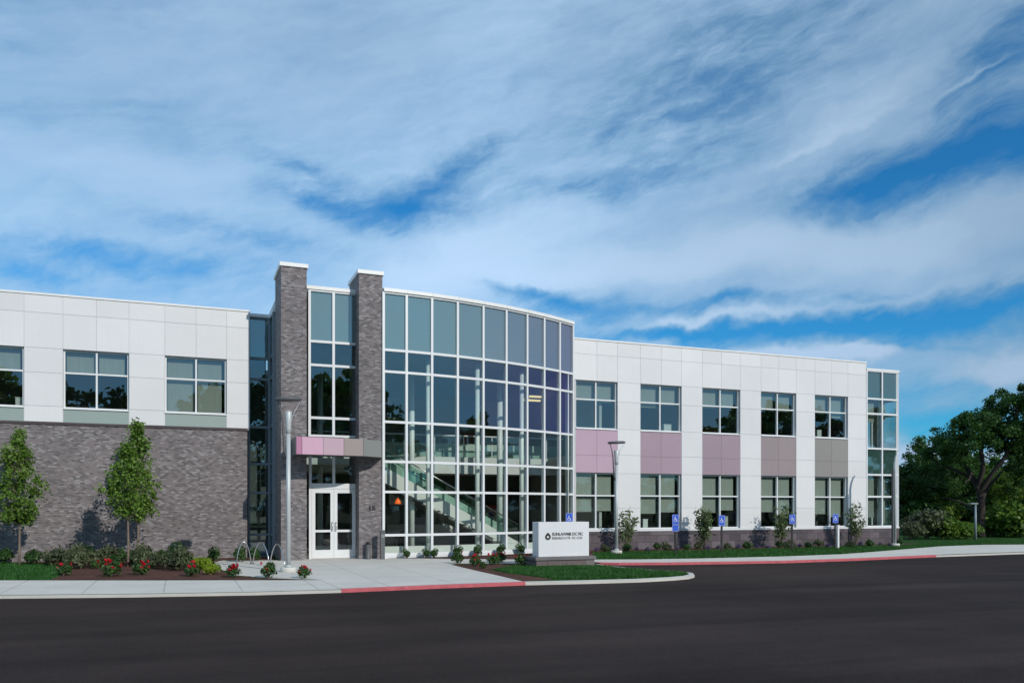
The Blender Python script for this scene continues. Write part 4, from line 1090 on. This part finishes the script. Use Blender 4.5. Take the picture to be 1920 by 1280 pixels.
def bush_mesh(name, rx, rz, n, size, mat, seed, spiky=False):
    global rng
    rng = np.random.default_rng(seed); pts = []; outs = []
    lumps = [(rng.normal(size=3) * (.3 * rx, .3 * rx, .14 * rz), rng.uniform(.55, .85)) for _ in range(7)]
    for k in range(n):
        c, s = lumps[k % 7]; d = rng.normal(size=3); d /= np.linalg.norm(d); d[2] = abs(d[2]) if rng.uniform() < .8 else d[2] * .6
        r_ = rng.uniform(.55, 1.05) ** .5
        p = np.array([c[0] + d[0] * rx * s * r_, c[1] + d[1] * rx * s * r_, max(.02, rz * .42 + c[2] + d[2] * rz * .62 * s * r_ * (1.5 if spiky and rng.uniform() < .25 else 1))])
        pts.append(p); outs.append(d * 1.3)
    return leaves_mesh(name, pts, size, mat, .2, 2.6 if spiky else 1.5, outward=outs)
BUSH = {
    'box': bush_mesh('foliage', .24, .46, 900, .045, M_LEAFG, 31),
    'olive': bush_mesh('foliage', .42, .60, 1300, .052, M_LEAFO, 32, True),
    'lime': bush_mesh('foliage', .30, .44, 1300, .045, M_LEAFL, 33),
    'rose': bush_mesh('foliage', .24, .34, 520, .055, M_LEAFG, 34),
    'lav': bush_mesh('foliage', .24, .36, 420, .045, M_LEAFP, 35, True),
    'green': bush_mesh('foliage', .38, .52, 1100, .055, M_LEAFG, 36, True),
}
stm = MB()
for k in range(7):
    a = k * .9; stm.tube([(0, 0, -.02), (.06 * math.cos(a), .06 * math.sin(a), .12), (.16 * math.cos(a), .16 * math.sin(a), .26)], [.010, .008, .004], 5, False)
STEM = stm.mesh('stems', M_BARKL)
# a rose bloom: overlapping petals
def bloom():
    global rng
    rng = np.random.default_rng(9); pts = rng.normal(size=(26, 3)) * .026; return leaves_mesh('flower', pts, .055, M_ROSE, .3, 1.1)
BLOOM = bloom()
def shrub(px, base, kind, sc, label, cat='shrub', group='shrubs in the planting beds', pos=None, flowers=0, zs=1.0, fl=None):
    x, y = pos or G(px, base)
    y = min(y, 30.35) if x < 3 else y
    e_ = empty({'rose': 'rose_bush', 'lav': 'lavender_plant'}.get(kind, 'shrub'), (x, y, .012), (px * 1.7) % 6.28); e_.scale = (sc, sc, sc * zs)
    tag(e_, label, cat, group)
    child('stems', STEM, e_); child('foliage', BUSH[kind], e_)
    rr = random.Random(int(px * 13 + base))
    for k in range(flowers):
        a = rr.uniform(0, 6.28); r_ = rr.uniform(.05, .24)
        f = child('flower', BLOOM, e_, (r_ * math.cos(a), r_ * math.sin(a), rr.uniform(.22, .44)), a); f.scale = (rr.uniform(.55, .95),) * 3
    return e_
RG_ = 'red rose bushes in the mulch'
roses = [(119, 1079, .85, 7, 'red rose bush at the tip of the left lawn'), (208, 1081, 1.15, 9, 'wide red rose bush below the shorter young tree'), (265, 1078, .95, 8, 'red rose bush right of the young tree trunks'),
         (360, 1081, .95, 7, 'red rose bush beside the lime green shrub'), (438, 1082.5, .85, 8, 'red rose bush in front of the bike rack, left end'), (504, 1083, 1.0, 4, 'tall green rose bush with few pink blooms before the bike rack'),
         (571, 1084, .8, 6, 'red rose bush at the pointed right tip of the left bed'), (180, 1066, .6, 3, 'small rose bush with dark red blooms behind the others'),
         (857, 1056, 1.0, 4, 'rose bush with orange red blooms at the left tip of the island bed'), (892, 1062, .9, 8, 'red rose bush low in the middle of the island bed'), (924, 1059, .9, 8, 'red rose bush touching its neighbour in the island bed'),
         (905, 1066, .55, 5, 'smallest red rose bush at the grass edge of the island'), (938, 1054, .95, 5, 'green rose bush with few red blooms near the curved glass'), (978, 1060, 1.0, 7, 'rose bush left of the monument sign'),
         (996, 1057.5, .8, 7, 'rose bush with brick red blooms touching the monument sign side')]
for px, b_, sc, nf, lb in roses: shrub(px, b_, 'rose', sc * .88, lb, 'rose bush', RG_, flowers=nf)
shr = [(382, 1068, 'lime', .85, 'bright green rounded shrub at the bed edge'), (396, 1077, 'lime', .68, 'yellow-green ball shrub in front of the bright green one'),
       (402, 1054, 'box', .95, 'dark green ball shrub at the wall above the lime shrubs'), (448, 1053, 'box', .95, 'dark green ball shrub behind the left hoop of the bike rack'), (478, 1051.5, 'box', .85, 'dark green ball shrub before the recessed glass strip'),
       (60, 1058, 'green', .75, 'green spiky shrub right of the leftmost trunk'), (8, 1056, 'green', .75, 'green shrub left of the leftmost trunk'), (118, 1060, 'olive', .8, 'olive shrub above the lawn tip'),
       (150, 1066, 'olive', 1.0, 'big olive shrub left of the roses'), (165, 1056, 'green', .9, 'green shrub against the brick below the tree shadow'), (193, 1060, 'olive', .85, 'olive shrub between tree shadow and short tree'), (222, 1058, 'green', .8, 'green shrub touching the short tree trunk'),
       (272, 1062, 'olive', .95, 'olive shrub right of the tall tree trunk'), (300, 1057, 'green', .7, 'green shrub half way along the brick wall'), (330, 1061, 'box', 1.35, 'tall rounded shrub against the brick wall'), (326, 1069, 'olive', .95, 'low olive shrub in front of the tall rounded one'), (245, 1057, 'green', .7, 'green shrub behind the two tree trunks')]
shr += [(95, 1058, 'olive', .6, 'small olive shrub between the left trunk and the lawn tip'), (137, 1057, 'green', .7, 'green tuft behind the big olive shrub'), (178, 1063, 'olive', .7, 'olive tuft merging into the big olive shrub'), (208, 1064, 'green', .6, 'low green tuft above the wide rose bush'),
        (285, 1066, 'olive', .6, 'low olive tuft right of the two trunks'), (312, 1063, 'olive', .7, 'olive tuft at the foot of the tall rounded shrub'), (348, 1064, 'green', .6, 'green tuft between rounded shrub and lime shrubs'), (372, 1060, 'lime', .6, 'small bright green shrub behind the larger one')]
for px, b_, kd, sc, lb in shr: shrub(px, b_, kd, sc, lb)
atr = [(763, 1043.6), (800, 1044.6), (813, 1045.2), (857, 1046.2), (895, 1046.4), (938, 1046.6), (977, 1046.6)]
nth = ['first', 'second', 'third', 'fourth', 'fifth', 'sixth', 'seventh']
for k, (px, b_) in enumerate(atr):
    ah = arc_hit(px); yy_ = ah.y - .42
    shrub(px, b_, 'box', .62 + .16 * (k > 2), nth[k] + ' small ball shrub from the left along the curved glass', 'shrub', 'ball shrubs along the curved glass', pos=(PX(px, yy_), yy_))
# low plants along the stone base of the right wing
row = []
k = 0
for px in range(1118, 1700, 19):
    base = 1033.5 - (px - 1118) * .0205 + (2.5 if k % 2 else 0)
    kind = ('lav', 'green', 'olive')[(k * 7 + 1) % 3] if k % 4 else 'lav'
    x, y = G(px, base); y = min(y, 30.45)
    e_ = shrub(px, base, kind, .40 + .2 * ((k * 5) % 4) / 4, None, None, None, pos=(x, y))
    lb = {'lav': 'low purple lavender plant along the stone base of the right wing', 'green': 'low green plant along the stone base of the right wing', 'olive': 'low olive plant along the stone base of the right wing'}[kind]
    tag(e_, lb, 'lavender' if kind == 'lav' else 'plant', {'lav': 'lavender along the stone base', 'green': 'green plants along the stone base', 'olive': 'olive plants along the stone base'}[kind]); k += 1

# ------------------------------------------------------------------ grass
def in_poly(p, poly):
    c = False; n = len(poly); j = n - 1
    for i in range(n):
        if (poly[i][1] > p[1]) != (poly[j][1] > p[1]) and p[0] < (poly[j][0] - poly[i][0]) * (p[1] - poly[i][1]) / (poly[j][1] - poly[i][1]) + poly[i][0]: c = not c
        j = i
    return c
def grass(poly, n, h, name, label, seed, bare=.12):
    rg = random.Random(seed); xs_ = [p[0] for p in poly]; ys_ = [p[1] for p in poly]; v = []; f = []; c = 0; tries = 0
    while c < n and tries < n * 20:
        tries += 1; x, y = rg.uniform(min(xs_), max(xs_)), rg.uniform(min(ys_), max(ys_))
        if not in_poly((x, y), poly): continue
        pt = math.sin(x * 2.1 + 1.3 * math.sin(y * 1.7)) * math.sin(y * 2.9 + x)
        if pt > 1 - bare * 4 and rg.random() < .8: continue
        c += 1; a = rg.uniform(0, 3.14); w = .010; hh = h * rg.uniform(.5, 1.2); dx, dy = math.cos(a) * w, math.sin(a) * w; lx_, ly_ = rg.gauss(0, hh * .4), rg.gauss(0, hh * .4)
        i = len(v); v += [(x - dx, y - dy, 0), (x + dx, y + dy, 0), (x + lx_, y + ly_, hh)]; f.append((i, i+1, i+2))
    me = bpy.data.meshes.new(name); me.from_pydata(v, [], f); me.materials.append(M_GRASS)
    o = bpy.data.objects.new(name, me); COL.objects.link(o); tag(o, label, 'grass', None, 'stuff'); return o
gi = gp([(1040, 1085.5), (960, 1075.5), (925, 1069), (960, 1062), (1110, 1061.5), (1135, 1061.5), (1180, 1066), (1240, 1071.2), (1284, 1074), (1292, 1077), (1262, 1080.5), (1200, 1083.5), (1100, 1086)])
grass(gi, 26000, .075, 'grass', 'green grass on the kerbed island round the monument sign', 1)
gr = gp([(1112, 1047.8), (1200, 1047.5), (1300, 1046), (1470, 1042), (1580, 1037.8), (1640, 1033.4), (1700, 1028.4), (1800, 1021), (1920, 1019.6), (1920, 1012), (1800, 1014), (1700, 1022), (1620, 1023.5), (1480, 1028), (1300, 1032.5), (1112, 1036)])
grass(gr, 48000, .085, 'grass', 'green grass strip between the sidewalk and the right wing', 2, .06)
gl = gp([(0, 1055.5), (80, 1056), (111, 1060), (117, 1070), (110, 1080), (92, 1087), (0, 1087)]) + [(-16, 20.0), (-16, 27)]
grass(gl, 26000, .07, 'grass', 'green lawn tongue at the left frame edge before the mulch', 3, .05)

# ------------------------------------------------------------------ woodland on the right, and the trees the glass mirrors
def tree_meshes(h, cr, zb, tr_r, nclump, per, lsize, mat, seed, limbs=9, ragged=.35, flat=.8):
    global rng
    rng = np.random.default_rng(seed); random.seed(seed); tr = MB()
    th = h * .62; trunk = crooked((0, 0, -.1), (0, 0, th), 6, .03); tr.tube(trunk, [tr_r * (1 - .10 * k) for k in range(7)], 10)
    ends = []
    zc = (h + zb) / 2; rz = (h - zb) / 2
    for k in range(limbs):
        a = 2 * math.pi * k / limbs + rng.uniform(-.3, .3); q = rng.uniform(.35, 1.0); p0 = trunk[min(6, int(q * 6))]
        rr = cr * rng.uniform(.5, .95); z = zc + rz * rng.uniform(-.6, .85); end = Vector((rr * math.cos(a), rr * math.sin(a), z))
        lp = crooked(p0, end, 6, .06); tr.tube(lp, [tr_r * .5 * (1 - .14 * j) + .01 for j in range(7)], 7, False)
        ends += [np.array(lp[4]), np.array(lp[5]), np.array(lp[6])]
        for _ in range(3):
            b0 = lp[random.randint(2, 5)]; e2 = b0 + Vector((rng.normal(), rng.normal(), abs(rng.normal()) * .8)) * cr * .28
            tr.tube(crooked(b0, e2, 3, .08), [tr_r * .16, tr_r * .12, tr_r * .08, .01], 5, False); ends.append(np.array(e2))
    cl = []
    for k in range(nclump):
        if k < len(ends): c = ends[k]
        else:
            c = ell_point(cr, cr, rz, zc, .75)
            # uneven outline: squeeze some directions
            s = 1 - ragged * (.5 + .5 * math.sin(3.1 * math.atan2(c[1], c[0]) + c[2] * 1.3 + seed)); c = np.array([c[0] * s, c[1] * s, zc + (c[2] - zc) * (1 - .25 * rng.uniform())])
        n_ = int(per * rng.uniform(.5, 1.5)); r_ = cr * rng.uniform(.13, .27)
        p = rng.normal(size=(n_, 3)); p /= np.linalg.norm(p, axis=1)[:, None]; p *= (rng.uniform(0, 1, n_) ** .5)[:, None] * r_; p[:, 2] *= flat * .8
        cl.append(p + c)
    return tr.mesh('trunk', M_BARK, smooth=True), leaves_mesh('crown', np.concatenate(cl), lsize, mat, .5, 1.4)
def put_tree(meshes, x, y, rz, sc, label, group, name='tree'):
    e_ = empty(name, (x, y, -.02), rz); e_.scale = sc if hasattr(sc, '__len__') else (sc,) * 3; tag(e_, label, 'tree', group)
    child('trunk', meshes[0], e_); child('crown', meshes[1], e_); return e_
WOOD = 'woodland trees beyond the right end of the building'
TA = tree_meshes(7.0, 3.2, 1.4, .20, 110, 150, .115, M_LEAFD, 41, ragged=.4)
TB = tree_meshes(6.0, 2.9, .7, .16, 110, 150, .11, M_LEAFD, 42)
TC = tree_meshes(6.0, 2.6, .4, .14, 100, 150, .11, M_LEAFM, 43)
def at(px, dep): a, b = ray(px); return dep * a, dep * b
# the big forked tree
def big_tree():
    global rng
    rng = np.random.default_rng(77); random.seed(77)
    dep = 50.0; x0, y0 = at(1838, dep); s = dep / FPX
    e_ = empty('forked_tree', (x0, y0, 0)); tag(e_, 'big old tree with dark forked trunk at the right edge', 'tree', WOOD)
    rv = Vector((CT, -ST, 0)); fv = Vector((ST, CT, 0))
    def p(px, py, f=0.0): return rv * ((px - 1838) * s) + fv * f + Vector((0, 0, CAMH + (HOR - py) * s))
    tr = MB()
    tr.tube([p(1838, 1012), p(1839, 985), p(1841, 950), p(1838, 930), p(1832, 905)], [.30, .22, .19, .17, .14], 12)
    limbs = [([p(1834, 915), p(1822, 885, .3), p(1812, 862, .5), p(1800, 845, .4)], .18), ([p(1834, 910), p(1836, 880, -.4), p(1830, 850, -.6), p(1825, 820, -.4), p(1822, 800)], .17),
             ([p(1841, 950), p(1852, 930, .5), p(1866, 912, .8), p(1885, 897, 1.0), p(1905, 880, 1.4)], .17), ([p(1836, 925), p(1850, 890, -.5), p(1866, 858, -1), p(1872, 838, -1.2), p(1885, 800, -1)], .17),
             ([p(1830, 900), p(1808, 880, 1), p(1790, 868, 1.6), p(1770, 850, 2)], .11), ([p(1822, 885), p(1800, 900, -1), p(1785, 905, -1.4)], .08),
             ([p(1885, 800, -1), p(1895, 770, -.6), p(1905, 740, -.2)], .10), ([p(1840, 960), p(1820, 940, 1.2), p(1795, 930, 2)], .09)]
    for pts, r_ in limbs: tr.tube(pts, [r_ * (1 - .7 * k / (len(pts) - 1)) for k in range(len(pts))], 8, False)
    cl = []
    def cloud(px, py, rx, rz, n, f=0.0, dpt=1.6):
        for _ in range(n):
            q = rng.normal(size=3) * .5; c = p(px + q[0] * rx * 1.1, py + q[1] * rz * 1.5, f + q[2] * dpt * 2)
            k = int(150 * rng.uniform(.5, 1.5)); r2 = rng.uniform(.24, .58); v = rng.normal(size=(k, 3)); v /= np.linalg.norm(v, axis=1)[:, None]; v *= (rng.uniform(0, 1, k) ** .5)[:, None] * r2; v[:, 2] *= .85
            cl.append(v + np.array(c))
    for args in [(1812, 800, 30, 14, 16), (1840, 792, 30, 14, 12), (1790, 822, 28, 12, 14), (1830, 820, 34, 12, 12), (1868, 812, 30, 12, 10), (1790, 840, 30, 7, 7), (1895, 838, 20, 9, 8),
                 (1905, 745, 16, 14, 12), (1895, 768, 22, 16, 16), (1905, 795, 28, 18, 18), (1885, 790, 24, 14, 12), (1925, 770, 30, 40, 22), (1935, 820, 30, 30, 16), (1770, 845, 22, 8, 8), (1905, 850, 18, 10, 8), (1935, 735, 26, 16, 10), (1960, 790, 30, 40, 14), (1875, 765, 20, 14, 10), (1915, 815, 26, 20, 14), (1880, 830, 24, 16, 12), (1858, 800, 24, 16, 10), (1912, 870, 20, 18, 10), (1815, 785, 20, 8, 8), (1780, 862, 24, 14, 10), (1925, 905, 26, 30, 14)]:
        cloud(*args)
    cr = leaves_mesh('crown', np.concatenate(cl), .105, M_LEAFD, .5, 1.4)
    child('trunk', tr.mesh('trunk', M_BARK, smooth=True), e_); child('crown', cr, e_)
big_tree()
wood = [(TA, 1704, 55, .78, 'dark tree touching the glass corner of the building'), (TB, 1735, 57, .92, 'dark broad tree second from the building corner'), (TA, 1768, 60, .92, 'tall dark tree left of the big forked tree'), (TB, 1800, 66, .90, 'dark tree behind the forked trunk, left'),
        (TC, 1860, 70, .98, 'light green tree behind the forked trunk, right'), (TC, 1815, 74, 1.0, 'light green tree farthest behind the fork'), (TB, 1895, 58, .80, 'dark low tree right of the forked trunk'), (TA, 1925, 64, .95, 'dark tree cut by the right frame edge'),
        (TB, 1960, 55, .9, 'dark tree just past the right frame edge'), (TC, 1903, 53, .74, 'light green low tree filling the space right of the forked trunk'), (TC, 1875, 57, .70, 'light green tree just right of the fork'), (TC, 1716, 72, .80, 'light tree behind the corner tree'), (TA, 1990, 66, 1.1, 'tall dark tree beyond the right frame edge'), (TB, 2050, 62, 1.0, 'dark broad tree far to the right'), (TC, 1760, 78, .95, 'light tree at the back of the wood'), (TA, 2120, 60, 1.1, 'tall dark tree rightmost in the wood'), (TB, 1845, 80, 1.0, 'dark tree deep in the wood behind the fork')]
for k, (ms, px, dep, sc, lb) in enumerate(wood):
    x, y = at(px, dep); put_tree(ms, x, y, k * 1.3, (sc, sc, sc * (.95 + .1 * (k % 3))), lb, WOOD)
# understory bushes there
UB = bush_mesh('foliage', 1.5, 2.2, 2200, .16, M_LEAFM, 51)
UD = bush_mesh('foliage', 1.5, 2.2, 2200, .16, M_LEAFD, 52)
UO = bush_mesh('foliage', 1.3, 1.6, 1800, .13, M_LEAFO, 53)
ub = [(UO, 1708, 46, .6, 'brownish olive bush by the building corner'), (UO, 1738, 47, 1.0, 'large brownish olive bush at the wood edge'), (UB, 1768, 47, .7, 'light green bush in the middle of the wood edge'), (UB, 1796, 47, .5, 'low yellow green bush left of the thin lamp'),
      (UB, 1812, 48, .45, 'small yellow green bush behind the thin lamp'), (UB, 1860, 51, .8, 'light bush right of the forked trunk'), (UD, 1885, 52, 1.0, 'dark wide bush near the right edge'), (UB, 1915, 50, 1.1, 'light green bush at the right frame edge'), (UD, 1790, 56, 1.1, 'dark bush behind the forked tree'), (UD, 1825, 57, 1.1, 'dark bush in the shade behind the trunk'),
      (UD, 1720, 54, 1.1, 'dark bush behind the olive bushes'), (UB, 1755, 55, 1.15, 'light bush between the first trees'), (UD, 1950, 52, 1.2, 'dark bush past the right frame edge'), (UB, 1870, 60, 1.2, 'light bush deep behind the fork'), (UD, 1990, 54, 1.2, 'dark bush beyond the right edge'), (UD, 1850, 64, 1.5, 'large dark bush deep in the wood')]
for k, (ms, px, dep, sc, lb) in enumerate(ub):
    x, y = at(px, dep); e_ = empty('bush', (x, y, 0), k * 1.1); e_.scale = (sc,) * 3; tag(e_, lb, 'bush', 'bushes at the wood edge')
    child('foliage', ms, e_); child('stems', STEM, e_, sc=(4, 4, 3))
# trees across the drive that the glass mirrors
TM = tree_meshes(13.5, 4.6, 2.5, .35, 95, 70, .38, M_LEAFD, 61, ragged=.45)
TM2 = tree_meshes(11.5, 4.2, 2.0, .3, 85, 70, .36, M_LEAFM, 62, ragged=.5)
for k in range(22):
    q = k / 21; x = 62 + 30 * min(1, q * 2.2) + (k % 3) * 2; y = -28 + 62 * q
    put_tree((TB, TC, TA)[k % 3], x, y, k * 1.9, 1.15 + .14 * (k % 4), 'low tree in the wood edge right of the drive, mirrored in the curved glass', 'low trees right of the drive')
mir = [(TM, -24, -26, 1.15, 'first'), (TM2, -16.8, -30, 1.42, 'second'), (TM, -8.5, -26, 1.08, 'third'), (TM2, -1.5, -29, .95, 'fourth'), (TM, 4.5, -25, 1.2, 'fifth'), (TM2, 14.2, -34, 1.55, 'sixth'), (TM, 21.8, -34, 1.42, 'seventh'), (TM2, 27, -27, 1.05, 'eighth'),
       (TM, 37, -30, .75, 'ninth'), (TM2, 50, -31, .6, 'tenth'), (TM, 66, -32, 1.05, 'eleventh'), (TM2, 73, -33, 1.5, 'twelfth'), (TM, 84, -34, 1.35, 'thirteenth'), (TM2, 92, -26, 1.45, 'fourteenth')]
for k in range(34):
    put_tree((TC, TB)[k % 2], -42 + k * 4.6, -33 - 3 * ((k * 3) % 4) / 3, k * 1.7, .9 + .12 * (k % 3), 'low tree in the wood edge across the drive, mirrored in the glass', 'low trees across the drive')
for k, (ms, x, y, sc, n_) in enumerate(mir):
    put_tree(ms, x, y, k * 2.1, sc, n_ + ' tree of the row across the drive mirrored in the glass', 'trees across the drive')
